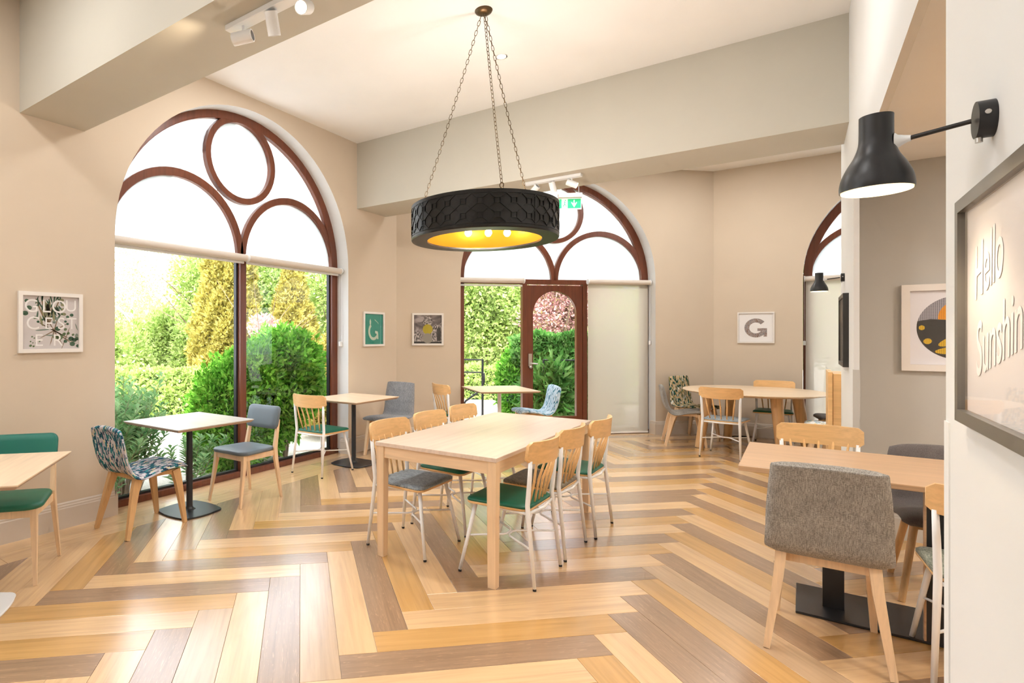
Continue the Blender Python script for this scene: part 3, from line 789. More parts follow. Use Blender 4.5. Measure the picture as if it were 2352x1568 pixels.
def shell_chair(label, fab, loc, rz, kind='low', legs='beechd', group=None):
    """kind low: dished shell .78 high; tall: flat rectangular back .87 high; round: low shell on round legs"""
    t = thing('upholstered_chair', label, 'chair', loc, rz, group); lm = M[legs]
    N = 28
    if kind in ('low', 'round'):
        prof = smoothprof([(.255, .425), (.235, .452), (.15, .458), (.0, .445), (-.11, .435), (-.175, .47), (-.212, .56), (-.235, .67), (-.262, .765), (-.285, .79)], N)
        ws = lerpw([(0, .36), (.08, .43), (.35, .45), (.55, .44), (.8, .455), (.93, .43), (1, .34)], N)
        cv = lerpw([(0, .0), (.25, .004), (.5, .030), (.75, .035), (1, .02)], N)
        uvshell(prof, ws, .036 if kind == 'low' else .05, fab, 'seat_shell', t, 12, cv)
    else:
        prof = smoothprof([(.265, .435), (.25, .458), (.15, .462), (0, .452), (-.13, .447), (-.185, .475), (-.20, .56), (-.215, .68), (-.232, .80), (-.243, .862), (-.246, .872)], N)
        ws = lerpw([(0, .36), (.06, .42), (.4, .445), (.5, .465), (.62, .455), (.9, .415), (.96, .40), (.985, .375), (1, .33)], N)
        cv = lerpw([(0, 0), (.4, .0), (.6, .012), (1, .012)], N)
        uvshell(prof, ws, .042, fab, 'seat_shell', t, 12, cv)
    zt = .425
    for s in (-1, 1):
        if kind == 'round':
            for (x0, y0, x1, y1) in ((s * .15, .14, s * .215, .24), (s * .15, -.10, s * .215, -.24)):
                MB().tube([(x0, y0, zt), (x1, y1, 0)], [.019, .016], 14).build('leg', lm, t, auto=40)
        else:
            for (y0, y1) in ((.165, .235), (-.135, -.245)):
                MB().tube([(s * .170, y0, zt), (s * .178, y0 + (y1 - y0) * .3, zt - .10), (s * .195 if y1 > 0 else s * .222, y1, 0)], [(.022, .032), (.020, .026), (.013, .014)], 4, sq=True, up=(0, 1, 0)).build('leg', lm, t)
            # side rail with arched underside
            vs = []; K = 10
            for i in range(K + 1):
                f = i / K; y = -.145 + .32 * f; d = .024 + .034 * (2 * f - 1) ** 4
                for x in (s * .165 - .012, s * .165 + .012): vs += [(x, y, zt + .003), (x, y, zt - d)]
            fs = []
            for i in range(K):
                a = i * 4; fs += [(a, a + 1, a + 5, a + 4), (a + 2, a + 6, a + 7, a + 3), (a, a + 4, a + 6, a + 2), (a + 1, a + 3, a + 7, a + 5)]
            fs += [(0, 2, 3, 1), (K * 4, K * 4 + 1, K * 4 + 3, K * 4 + 2)]
            MB().add(vs, fs).build('side_rail', lm, t)
    for y in (.15, -.12): MB().lohi((-.16, y - .011, zt - .038), (.16, y + .011, zt + .003)).build('cross_rail', lm, t)
    return t
def wood_chair(label, vin, loc, rz, legs='beech', back=None):
    t = thing('padded_dining_chair', label, 'chair', loc, rz); lm = M[legs]; back = back or vin
    out = rrect(.43, .40, .07, 6); out = [(x * (1 + .10 * (y / .2)), y + (.03 * (1 - (x / .2) ** 2) if y > .1 else 0)) for x, y in out]
    n = len(out); vs = []; fs = []; lev = [(.96, .434), (.99, .440), (1.0, .452), (.975, .462), (.88, .468), (.4, .472)]
    for k, z in lev: vs += [(x * k, y * k, z) for x, y in out]
    for i in range(len(lev) - 1):
        for j in range(n): a = i * n + j; b = i * n + (j + 1) % n; fs.append((a, b, b + n, a + n))
    fs += [tuple(range(len(vs) - n, len(vs))), tuple(range(n - 1, -1, -1))]
    MB().add(vs, fs).build('seat_pad', vin, t, smooth=True)
    for s in (-1, 1):
        MB().tube([(s * .185, .165, .432), (s * .187, .168, .36), (s * .21, .225, 0)], [(.017, .017), (.017, .017), (.009, .009)], 4, sq=True, up=(0, 1, 0)).build('leg', lm, t)
        MB().tube([(s * .215, -.235, 0), (s * .195, -.185, .36), (s * .192, -.18, .45), (s * .185, -.225, .70)], [(.009, .010), (.014, .019), (.014, .019), (.012, .013)], 4, sq=True, up=(0, 1, 0)).build('rear_post', lm, t)
        MB().lohi((s * .187 - .010, -.17, .385), (s * .187 + .010, .155, .432)).build('side_rail', lm, t)
    MB().lohi((-.178, .155, .385), (.178, .178, .432)).build('front_rail', lm, t); MB().lohi((-.18, -.195, .385), (.18, -.172, .432)).build('rear_rail', lm, t)
    # curved padded back
    P = rrect(.42, .20, .045, 5); n = len(P); vs = []; fs = []
    def yb(x, z, d): return -.212 + .12 * x * x * 1.4 - (z - .66) * .24 + d
    lev = [(.93, -.012), (1.0, -.006), (1.0, .012), (.95, .020), (.6, .024)]
    for k, d in lev: vs += [(x * k, yb(x * k, .70 + z * k, d), .715 + z * k) for x, z in P]
    for i in range(len(lev) - 1):
        for j in range(n): a = i * n + j; b = i * n + (j + 1) % n; fs.append((a, a + n, b + n, b))
    fs += [tuple(range(n)), tuple(range(len(vs) - 1, len(vs) - n - 1, -1))]
    MB().add(vs, fs).build('backrest', back, t, smooth=True)
    return t

# ------------------------------------------------------------------ tables
def pedestal(label, loc, rz, sx, sy, top, metal, z=.755, group=None):
    t = thing('pedestal_table', label, 'table', loc, rz, group)
    MB().prism([(-sx / 2, -sy / 2), (sx / 2, -sy / 2), (sx / 2, sy / 2), (-sx / 2, sy / 2)], z - .006, z).build('tabletop', top, t)
    # bevelled underside edge
    a, b = (sx / 2, sy / 2), (sx / 2 - .018, sy / 2 - .018)
    vs = [(x * a[0], y * a[1], z - .006) for x, y in ((-1, -1), (1, -1), (1, 1), (-1, 1))] + [(x * b[0], y * b[1], z - .025) for x, y in ((-1, -1), (1, -1), (1, 1), (-1, 1))]
    MB().add(vs, [(0, 1, 5, 4), (1, 2, 6, 5), (2, 3, 7, 6), (3, 0, 4, 7), (4, 5, 6, 7)]).build('table_edge', M['edge'], t)
    MB().tube([(0, 0, .014), (0, 0, .022), (0, 0, .04), (0, 0, z - .025)], [.05, .034, .026, .025], 16).build('column', metal, t, auto=40)
    MB().prism(rrect(.42, .38, .06, 6, .018), 0, .014, .004).build('base_plate', metal, t, auto=40)
    MB().lohi((-.14, -.14, z - .031), (.14, .14, z - .0251)).build('top_plate', metal, t)
    return t
pedestal('pale grey topped pedestal table between mosaic shell chair and slate chair', (-4.085, 2.78, 0), 0, .77, .72, M['lamg'], M['blackm'])
pedestal('oak topped black pedestal table in front of the teal G print', (-4.10, 4.94, 0), 0, .72, .78, M['lams'], M['blackm'])
pedestal('square oak table on white column before the mahogany door', (-3.235, 6.95, 0), PI / 4, .80, .84, M['lams'], M['whitem'])
pedestal('light oak table with white foot at the left photo edge', (-3.50, 1.03, 0), math.radians(-40), .81, .80, M['lams'], M['whitem'])

# big table
t = thing('dining_table', 'long rectangular light oak table with six spindle chairs around it', 'table', (-1.825, 3.857, 0))
MB().cbox((-.435, -.912, .730), (.435, .912, .755), .0015).build('tabletop', M['laml'], t)
for sx in (-1, 1):
    for sy in (-1, 1):
        x, y = sx * .400, sy * .877
        MB().tube([(x, y, 0), (x, y, .73)], [(.024, .024), (.029, .029)], 4, sq=True).build('leg', M['beech'], t)
for s in (-1, 1): MB().lohi((s * .412 - .009, -.848, .655), (s * .412 + .009, .848, .7299)).build('side_apron', M['beechy'], t)
for s in (-1, 1): MB().lohi((-.371, s * .889 - .009, .655), (.371, s * .889 + .009, .7299)).build('end_apron', M['beechx'], t)

# round table in the alcove
t = thing('round_table', 'big round pale oak table on four stout round legs in alcove', 'table', (-.50, 8.68, 0))
MB().lathe([(.0, .718), (.70, .718), (.775, .735), (.80, .748), (.797, .755), (.0, .755)], 64).build('tabletop', M['lams'], t, auto=30)
for k in range(4):
    a = math.radians(210 + 90 * k); c, s = math.cos(a), math.sin(a)
    MB().tube([(.65 * c, .65 * s, 0), (.54 * c, .54 * s, .718)], [.050, .066], 20).build('leg', M['beechd'], t, auto=40)
# right table
t = thing('rectangular_table', 'walnut toned rectangular table with black flat base by right pier', 'table', (.33, 4.0, 0))
MB().cbox((-.60, -.425, .728), (.62, .425, .755), .002).build('tabletop', M['lamw'], t)
MB().cbox((-.35, -.35, 0), (.46, .075, .012), .003).build('base_plate', M['blackm'], t)
for x in (-.19, .30): MB().lohi((x - .045, -.20, .012), (x + .045, -.165, .728)).build('post', M['blackm'], t)
ep = MB().lohi((.148, -.345, .012), (.60, -.318, .728)).build('end_panel', M['blackm'], t)
MB().lohi((.140, -.347, .012), (.148, -.316, .728)).build('panel_edge', M['lamw'], ep)

# ------------------------------------------------------------------ chairs in place
G = 'spindle chairs around the long table'
proto = spindle_chair('spindle chair with grey felt seat at near left of long table', M['flight'], (-2.175, 3.28, 0), -PI / 2, G)
def sp(x, y, deg, label, m, group=None): return dup(proto, (x, y, 0), math.radians(deg), label, group, {'seat_pad': m})
sp(-2.175, 3.83, -90, 'spindle chair with green seat, middle of left side of long table', M['vgreen'], G)
sp(-2.175, 4.38, -90, 'spindle chair at far left corner of long table', M['vgreen'], G)
sp(-1.455, 3.29, 90, 'spindle chair with dark green seat, nearest on right of long table', M['vgreen'], G)
sp(-1.455, 3.81, 90, 'spindle chair with brown tweed seat on right of long table', M['fbrown'], G)
sp(-1.415, 4.34, 90, 'spindle chair with green seat, farthest on right of long table', M['vgreen'], G)
sp(-4.135, 4.455, 0, 'spindle chair with green seat standing before the big left window', M['vgreen'])
sp(-3.60, 6.40, -32, 'spindle chair left of the table before the mahogany door', M['vgreen'])
sp(-.73, 7.95, -9, 'spindle chair with grey seat in front of the round table', M['flight'])
sp(-.29, 9.17, 180, 'spindle chair with dark green seat behind the round table', M['vgreen'])
sp(.10, 4.62, 180, 'spindle chair behind the walnut table, wide crest rail showing', M['vgreen'])
sp(.655, 3.44, 0, 'spindle chair with sage tweed seat cut off by the right pier', M['fgreen'])

shell_chair('teal and grey mosaic shell chair with oak legs by left window', M['patA'], (-4.055, 2.35, 0), 0, 'low', 'beechd')
shell_chair('blue grey upholstered chair in the corner below the teal print', M['fblue'], (-4.08, 5.60, 0), PI, 'tall', 'beech')
shell_chair('pale blue mosaic shell chair in front of the mahogany door', M['patC'], (-2.90, 7.33, 0), math.radians(132), 'low', 'beechd')
shell_chair('plain grey shell chair side-on left of the round table', M['fgrey'], (-1.26, 8.49, 0), math.radians(-75), 'low', 'beech')
shell_chair('green and cream mosaic chair in the corner behind round table', M['patB'], (-1.22, 9.12, 0), math.radians(-118), 'tall', 'beech')
shell_chair('cream mosaic seated chair right of the round table', M['patD'], (.30, 8.10, 0), PI / 2, 'low', 'beech')
shell_chair('dark grey shell chair behind the cream mosaic seat', M['fdark'], (.42, 8.95, 0), math.radians(100), 'low', 'beech')
shell_chair('large grey tweed chair with its back to the viewer', M['fgrey'], (.095, 3.415, 0), 0, 'tall', 'beech')
shell_chair('dark taupe shell chair on round legs by the grey wall', M['fdark'], (.66, 4.40, 0), PI, 'round', 'beechd')
wood_chair('slate blue padded wooden chair before the window mullion', M['vgrey'], (-3.99, 3.285, 0), PI, 'beech')
wood_chair('green padded wooden chair at the left photo edge', M['vgreen'], (-3.885, 1.38, 0), math.radians(-128), 'beech', M['vteal'])

# timber screen panel beside the far pier
t = thing('screen_panel', 'upright orange timber screen panel beside the far right pier', 'panel', (.2, 6.75, 0))
MB().cbox((.002, -.27, 0), (.035, .27, 1.13), .003).build('end_post', M['ply'], t)
MB().cbox((.036, -.255, 0), (.115, .255, 1.115), .003).build('panel', M['ply'], t)

# ------------------------------------------------------------------ pendant
PC = (-1.893, 3.795); zt, zb = 2.415, 2.165; RR = .535
t = thing('pendant_light', 'large black drum pendant with gold lining on three chains', 'pendant light', (PC[0], PC[1], 0))
body = MB().lathe([(.42, zb), (RR, zb), (RR + .004, zb + .008), (RR, zb + .03), (RR, zt - .025), (RR + .004, zt - .02), (RR + .004, zt), (RR - .02, zt), (RR - .02, zb + .012), (.42, zb + .012)], 96, closed=True).build('drum', M['drum'], t, auto=35)
MB().lathe([(.422, zb + .002), (.424, zb + .013), (RR - .022, zb + .03), (RR - .022, zt - .002)], 96).build('gold_lining', M['gold_leaf'], t, smooth=True)
lat = MB(); NU = 30; z0, z1 = zb + .034, zt - .026; hh = (z1 - z0) / 2
def cyl(a, z, r): return Vector((r * math.cos(a), r * math.sin(a), z))
def strip(a0, za, a1, zb_, wd=.0045):
    r0, r1 = RR - .001, RR + .0045; K = max(1, int(abs(a1 - a0) / .08))
    for i in range(K):
        f0, f1 = i / K, (i + 1) / K; A0, A1 = a0 + (a1 - a0) * f0, a0 + (a1 - a0) * f1; Z0, Z1 = za + (zb_ - za) * f0, za + (zb_ - za) * f1
        dx, dz = (A1 - A0) * RR, Z1 - Z0; l = math.hypot(dx, dz); px, pz = -dz / l * wd / 2, dx / l * wd / 2
        vs = []
        for r in (r0, r1):
            for (A, Z, s) in ((A0, Z0, 1), (A1, Z1, 1), (A1, Z1, -1), (A0, Z0, -1)): vs.append(cyl(A + s * px / RR, Z + s * pz, r))
        lat.add(vs, [(4, 5, 6, 7), (0, 1, 5, 4), (2, 3, 7, 6), (1, 2, 6, 5), (3, 0, 4, 7)])
ua = 2 * PI / NU
for k in range(NU):
    for r_ in range(2):
        ac = (k + .5) * ua; zc = z0 + hh * (r_ + .5); sa, sz = ua * .17, hh * .19
        cs = [(-1, -1), (1, -1), (1, 1), (-1, 1)]
        for (a, b) in zip(cs, cs[1:] + cs[:1]): strip(ac + a[0] * sa, zc + a[1] * sz, ac + b[0] * sa, zc + b[1] * sz)
        for a in cs: strip(ac + a[0] * sa, zc + a[1] * sz, ac + a[0] * ua * .5, zc + a[1] * hh * .5)
        for sgn in (-1, 1): strip(ac + sgn * sa, zc - sgn * 0 - sz, ac + sgn * sa, zc + sz)
    for zz in (z0 - .004, z1 + .004): strip(k * ua, zz, (k + 1) * ua, zz, .006)
lat.build('relief_lattice', M['drum'], t)
for k in range(4):
    a = math.radians(45 + 90 * k + 20); MB().box((0, 0, 0), (.003, .004, z1 - z0 + .02), None).xf(lambda v: Vector((v.x + RR + .003, v.y, v.z + (z0 + z1) / 2))).xf(lambda v, a=a: Matrix.Rotation(a, 3, 'Z') @ v).build('panel_seam', M['drum'], t)
cn = MB().lathe([(0.001, ZC - .028), (.03, ZC - .028), (.06, ZC - .012), (.066, ZC), (0.001, ZC)], 24).build('ceiling_rose', M['brass'], t, auto=40)
def link_mesh():
    b = MB(); P = []; R_, H_ = .009, .0105
    for k in range(16):
        a = 2 * PI * k / 16; P.append((R_ * math.cos(a), 0, R_ * math.sin(a) + (H_ if math.sin(a) > 0 else -H_ if math.sin(a) < 0 else 0)))
    P = [(x, 0, z) for x, y, z in P]; P.append(P[0]); P.append(P[1]); b.tube(P, .0021, 5, cap=False); return mesh('chain_link', b.v, b.f, M['brass'], True)
LM = link_mesh()
for deg in (190, 310, 70):
    a = math.radians(deg); A = Vector((.50 * math.cos(a), .50 * math.sin(a), zt + .045)); B = Vector((.02 * math.cos(a), .02 * math.sin(a), ZC - .035))
    ch = obj('chain', None, t)
    d = (B - A); n = int(d.length / .0335); q = d.to_track_quat('Z', 'Y')
    m_ = MB()
    for k in range(n):
        f = (k + .5) / n; Rm = (q.to_matrix() @ Matrix.Rotation((k % 2) * PI / 2 + .5, 3, 'Z')); sag = -.05 * 4 * f * (1 - f) * .4
        off = A + d * f + Vector((0, 0, sag))
        m_.add([Rm @ Vector(v.co) + off for v in LM.vertices], [tuple(p.vertices) for p in LM.polygons])
    bpy.data.objects.remove(ch); c_ = m_.build('chain', M['brass'], t, smooth=True)
    s_ = MB().tube([(A.x, A.y, zt - .01), (A.x, A.y, zt + .015)], .012, 10); s_.tube([(A.x + .013 * math.cos(x), A.y, zt + .03 + .018 * math.sin(x)) for x in np.linspace(-.8, PI + .8, 12)], .0035, 6)
    s_.build('shackle', M['brass'], t, smooth=True)
bar = MB(); bd = Vector((R2.x, R2.y, 0)).normalized(); bar.tube([bd * -.51 + Vector((0, 0, zb + .125)), bd * .51 + Vector((0, 0, zb + .125))], .008, 8); bar.build('lamp_bar', M['brass'], t, smooth=True)
for k, off in enumerate((-.115, .035, .175)):
    c_ = bd * off
    MB().tube([(c_.x, c_.y, zb + .125), (c_.x, c_.y, zb + .085)], .014, 12).build('lamp_holder', M['brass'], t, auto=40)
    MB().lathe([(.001, -.030), (.014, -.026), (.024, -.012), (.027, 0), (.024, .012), (.012, .028), (.001, .03)], 14, (c_.x, c_.y, zb + .060)).build('bulb', M['bulb'], t, smooth=True)
    point('pendant_bulb_light', (PC[0] + c_.x, PC[1] + c_.y, zb + .17), 23, .03, (1, .94, .88))

# ------------------------------------------------------------------ wall lamps
def wall_lamp(label, Y, Z):
    """shade hangs a short arm's length off the wall face at PX (arm along -X)"""
    t = thing('wall_lamp', label, 'lamp', (PX, Y, Z))
    MB().tube([(-.025, 0, 0), (0, 0, 0)], .0345, 28).build('wall_rose', M['blackm'], t, auto=40)
    MB().tube([(-.014, -.034, .004), (-.014, -.0365, .004)], .0045, 10).build('screw', M['steel'], t)
    MB().tube([(-.02, 0, -.034), (-.02, 0, -.043)], .0055, 10).build('switch', M['steel'], t, auto=40)
    MB().tube([(-.03, 0, 0), (-.118, .024, -.008)], .0045, 10).build('arm', M['blackm'], t, auto=40)
    MB().tube([(-.112, .023, -.008), (-.120, .025, -.008), (-.131, .027, -.009), (-.136, .028, -.009)], [.006, .008, .013, .018], 14).build('pivot', M['whitem'], t, auto=40)
    cx = -.165
    prof = [(.0285, .062), (.0285, .025), (.030, .002), (.037, -.020), (.049, -.042), (.058, -.064), (.0615, -.083), (.061, -.094)]
    sm = smoothprof(prof, 26); sh = MB().lathe(sm, 36, (cx, .03, -.012)); sh.build('lamp_shade', M['blackm'], t, smooth=True)
    MB().lathe([(.001, .062), (.022, .063), (.0285, .062)], 36, (cx, .03, -.012)).build('shade_cap', M['blackm'], t, auto=40)
    MB().lathe([(r - .0025, z) for r, z in sm], 36, (cx, .03, -.013)).build('shade_lining', M['lampin'], t, smooth=True)
    MB().lathe([(.001, -.080), (.015, -.077), (.022, -.062), (.020, -.045), (.012, -.025), (.001, -.025)], 16, (cx, .03, -.012)).build('bulb', M['bulb'], t, smooth=True)
    spot('wall_lamp_light', (PX + cx, Y + .03, Z - .115), (0, 0, -1), 8, 120, (1, .80, .55), .04)
    return t
wall_lamp('black bell shaded wall lamp, large in the right foreground', 1.535, 1.863)
wall_lamp('small black bell shaded wall lamp on the far right pier', 5.98, 1.94)

# ------------------------------------------------------------------ spot bars and exit sign
def spot_bar(label, x0, x1, y, z, aims, lit, power):
    t = thing('spotlight_bar', label, 'spotlight', ((x0 + x1) / 2, y, z)); h = (x1 - x0) / 2
    MB().cbox((-h, -.03, -.028), (h, .03, 0), .002).build('bar', M['whitem'], t)
    n = len(aims)
    for k, d in enumerate(aims):
        x = -h + 2 * h * (k + .5) / n; d = Vector(d).normalized(); c = Vector((x, 0, -.085)); q = d.to_track_quat('-Z', 'Y').to_matrix()
        hd = MB().lathe([(.024, .05), (.031, .05), (.031, -.055), (.027, -.055), (.027, -.03), (.001, -.03)], 24)
        hd.xf(lambda v: q @ v + c); hd.build('spot_head', M['whitem'], t, auto=40)
        MB().tube([(x, 0, -.028), (x, 0, -.06), tuple(c + q @ Vector((0, 0, .035)))], .007, 8).build('swivel', M['whitem'], t)
        if k in lit:
            MB().lathe([(.001, -.038), (.026, -.036), (.026, -.031)], 20).xf(lambda v: q @ v + c).build('lit_lens', M['bulb'], t)
        spot('spot_bar_light', tuple(Vector(((x0 + x1) / 2, y, z)) + c + d * .075), tuple(d), power, 75, (1, .80, .56), .03)
    return t
spot_bar('white bar with three spotlights under the near beam', -2.37, -1.72, 1.85, 3.05, [(-.9, -.45, -.12), (-.15, .35, -.8), (.35, -.8, -.5)], (2,), 10)
spot_bar('white bar with three spotlights under the far beam', -2.31, -1.73, 5.60, 3.06, [(-.8, .2, -.6), (.1, .35, -.8), (.8, .12, -.42)], (2,), 10)
c = F2 * 7.2 + R2 * ((1309 - 880) / 1286 * 7.2)
t = thing('exit_sign', 'green running man exit sign with down arrow hanging before the door', 'sign', (c.x, c.y, 3.25), YAW - math.radians(6))
MB().cbox((-.15, -.035, -.02), (.15, .035, .04), .006).build('housing', M['blindcase'], t)
MB().cbox((-.145, -.004, -.165), (.145, .004, -.021), .001).build('sign_panel', M['signwhite'], t)
MB().lohi((-.135, -.0055, -.15), (.135, -.0045, -.032)).build('green_field', M['signgreen'], t)
def flat(pts, y, name, m, par): return MB().add([(a, y, b) for a, b in pts], [tuple(range(len(pts)))]).build(name, m, par)
flat([(-.105, -.15), (-.03, -.15), (-.03, -.032), (-.105, -.032)], -.0062, 'doorway', M['signwhite'], t)
rm = MB()
for a, b, r in (((-.065, -.06), (-.068, -.095), .007), ((-.068, -.095), (-.048, -.115), .006), ((-.048, -.115), (-.044, -.142), .005), ((-.068, -.095), (-.078, -.12), .006), ((-.078, -.12), (-.096, -.124), .005), ((-.066, -.065), (-.046, -.078), .004), ((-.066, -.065), (-.086, -.075), .004)):
    d = (Vector(b) - Vector(a)).normalized(); px = Vector((-d.y, d.x)) * r / 1.4
    rm.add([(a[0] + px.x, -.007, a[1] + px.y), (b[0] + px.x, -.007, b[1] + px.y), (b[0] - px.x, -.007, b[1] - px.y), (a[0] - px.x, -.007, a[1] - px.y)], [(0, 1, 2, 3)])
rm.add([(-.058 + .008 * math.cos(x), -.007, -.048 + .008 * math.sin(x)) for x in np.linspace(0, 2 * PI, 12)[:-1]], [tuple(range(11))])
rm.build('running_figure', M['signgreen'], t)
flat([(.045, -.045), (.057, -.045), (.057, -.095), (.082, -.07), (.086, -.082), (.051, -.14), (.016, -.082), (.020, -.07), (.045, -.095)], -.007, 'arrow', M['signwhite'], t)
k = MB()
for x in (-.11, .11): k.tube([(x, 0, .04), (x, 0, ZA - 3.25)], .0015, 5)
k.build('suspension_wire', M['whitem'], t)
# recessed ceiling spot
t = thing('ceiling_spot', 'small round lit ceiling spot above the pendant', 'ceiling light', (-2.08, 4.51, ZC))
MB().lathe([(.05, -.004), (.055, -.001), (.055, 0), (.001, 0)], 24).build('trim_ring', M['whitem'], t)
MB().lathe([(.001, -.006), (.036, -.005), (.04, -.002)], 24).build('lens', M['bulb'], t)
spot('ceiling_spot_light', (-2.08, 4.51, ZC - .02), (0, 0, -1), 20, 110, (1, .85, .65))

# ------------------------------------------------------------------ pictures. Local frame: x right, z up, faces -Y
def picture(label, P0, rz, w_, h_, fm, fw=.028, dep=.022, cat='picture', glass=True):
    t = thing('framed_print', label, cat, P0, rz)
    b = MB(); W_, H_ = w_ / 2, h_ / 2
    o = [(-W_, -H_), (W_, -H_), (W_, H_), (-W_, H_)]; i_ = [(-W_ + fw, -H_ + fw), (W_ - fw, -H_ + fw), (W_ - fw, H_ - fw), (-W_ + fw, H_ - fw)]
    vs = [(x, 0, z) for x, z in o] + [(x, -dep, z) for x, z in o] + [(x, -dep, z) for x, z in i_] + [(x, -.006, z) for x, z in i_]
    fs = []
    for j in range(4):
        k = (j + 1) % 4
        fs += [(j, k, 4 + k, 4 + j), (4 + j, 4 + k, 8 + k, 8 + j), (8 + j, 8 + k, 12 + k, 12 + j)]
    fs.append((3, 2, 1, 0))
    b.add(vs, fs).build('frame', fm, t)
    if glass: flat([(x, z) for x, z in i_], -dep + .006, 'glass', M['pglass'], t)
    return t
def sheet(t, w_, h_, m, y=-.0065, name='print'): return flat([(-w_, -h_), (w_, -h_), (w_, h_), (-w_, h_)], y, name, m, t)
def text(s, size, m, par, loc, name='lettering', shear=0, extr=0, off=0, rot=0, align='CENTER', sx=1, sp=1):
    cu = bpy.data.curves.new(name, 'FONT'); cu.body = s; cu.size = size; cu.align_x = align; cu.align_y = 'CENTER'; cu.shear = shear; cu.offset = off; cu.space_character = sp
    cu.extrude = .0002; cu.materials.append(m); o_t = bpy.data.objects.new('tmp_text', cu); C.objects.link(o_t); bpy.context.view_layer.update()
    me = bpy.data.meshes.new_from_object(o_t.evaluated_get(bpy.context.evaluated_depsgraph_get())); me.name = name; bpy.data.objects.remove(o_t); bpy.data.curves.remove(cu)
    Rm = Matrix.Rotation(PI / 2, 4, 'X') @ Matrix.Rotation(-rot, 4, 'Z') @ Matrix.Diagonal((sx, 1, 1, 1)); me.transform(Rm)
    return obj(name, me, par, loc)
def ell(cx, cz, a, b, ang=0, n=14, tip=0):
    out = []
    for k in range(n):
        x = 2 * PI * k / n; u, v = a * math.cos(x), b * math.sin(x) * (1 - tip * abs(math.cos(x))); ca, sa = math.cos(ang), math.sin(ang)
        out.append((cx + u * ca - v * sa, cz + u * sa + v * ca))
    return out
PL = lambda n_, c, r=.6: mat(n_, c, r)
mg1, mg2, mg3, mg4, mstem = PL('print_leaf_dark', (.035, .10, .05)), PL('print_leaf_green', (.10, .16, .06)), PL('print_leaf_olive', (.25, .24, .12)), PL('print_leaf_grey', (.20, .25, .20)), PL('print_stem', (.22, .14, .07))
mletter = PL('print_letter_white', (.93, .90, .88)); mstone = PL('print_linen', (.64, .59, .58))
# GLOUCESTER print
t = picture('square white framed leaf print lettered GLOUCESTER on the left wall', (XL, 1.865, 1.555), PI / 2, .445, .445, M['fwhite'])
sheet(t, .196, .196, mstone)
def blob(name, shapes, m, y, par): 
    b = MB()
    for s_ in shapes: b.add([(a, y, c_) for a, c_ in s_], [tuple(range(len(s_)))])
    return b.build(name, m, par)
lf = rnd.__class__(3)
blob('bouquet_stems', [ell(-.02 + dx, .08, .11, .006, math.radians(a), 8) for dx, a in ((-.03, 100), (-.05, 112), (0, 85), (.02, 76), (.04, 68))] + [ell(.02, -.06, .12, .004, math.radians(a), 8) for a in (30, -28, 75, 150, -60)] + [ell(.10, -.12, .10, .003, math.radians(a), 8) for a in (-40, -25, 70)], mstem, -.0068, t)
blob('willow_leaves', [ell(lf.uniform(-.10, .07), lf.uniform(.02, .19), .032, .007, math.radians(lf.uniform(50, 130)), 10, .5) for _ in range(34)], mg1, -.0070, t)
blob('olive_leaves', [ell(lf.uniform(-.07, .02), lf.uniform(0, .18), .04, .010, math.radians(lf.uniform(75, 115)), 10, .5) for _ in range(12)] + [ell(.075 + .005 * k, .17 - .035 * k, .015, .011, 0, 12) for k in range(4)], mg3, -.0072, t)
blob('round_leaves', [ell(x, z, r, r * .85, 0, 14) for x, z, r in ((-.165, .155, .015), (-.15, .105, .019), (-.175, .065, .020), (.145, .06, .014), (.115, .045, .012), (.10, .01, .010), (.115, -.008, .010), (.045, -.045, .020), (-.09, .005, .010), (-.06, .02, .009), (.14, -.12, .02), (.165, -.13, .018), (.15, -.16, .02), (.185, -.12, .014), (.10, -.14, .014), (.19, -.175, .014))], mg1, -.0074, t)
blob('small_leaves', [ell(x, z, r, r * .8, .5, 12) for x, z, r in ((-.11, .035, .014), (.10, -.05, .012), (.09, -.085, .014), (.12, -.08, .012), (-.13, -.105, .007), (-.115, -.115, .006), (-.14, -.14, .006), (-.125, -.15, .005), (-.105, -.15, .005), (-.08, -.14, .006), (-.14, -.17, .010), (-.12, -.175, .008), (.06, -.11, .024), (.03, -.105, .02), (.155, -.09, .011), (.075, .065, .009))], mg2, -.0073, t)
blob('pale_leaves', [ell(.04, .03, .013, .012, 0), ell(.02, .005, .012, .012, 0), ell(.0, -.095, .045, .006, 0, 10, .3), ell(-.06, -.055, .05, .006, .1, 10, .3), ell(.18, -.10, .02, .012, 1.4), ell(.18, -.03, .03, .005, 1.9, 10, .5)], mg4, -.00735, t)
for s_, x, z, sz in (('G', -.135, .115, .135), ('L', -.035, .115, .135), ('O', .055, .115, .135), ('U', .14, .125, .125), ('C', -.125, -.01, .135), ('E', -.02, -.01, .125), ('S', .07, -.01, .125), ('T', .145, -.01, .125), ('E', -.085, -.135, .125), ('R', .045, -.135, .125)):
    text(s_, sz, mletter, t, (x, -.0078, z), off=-.0004)
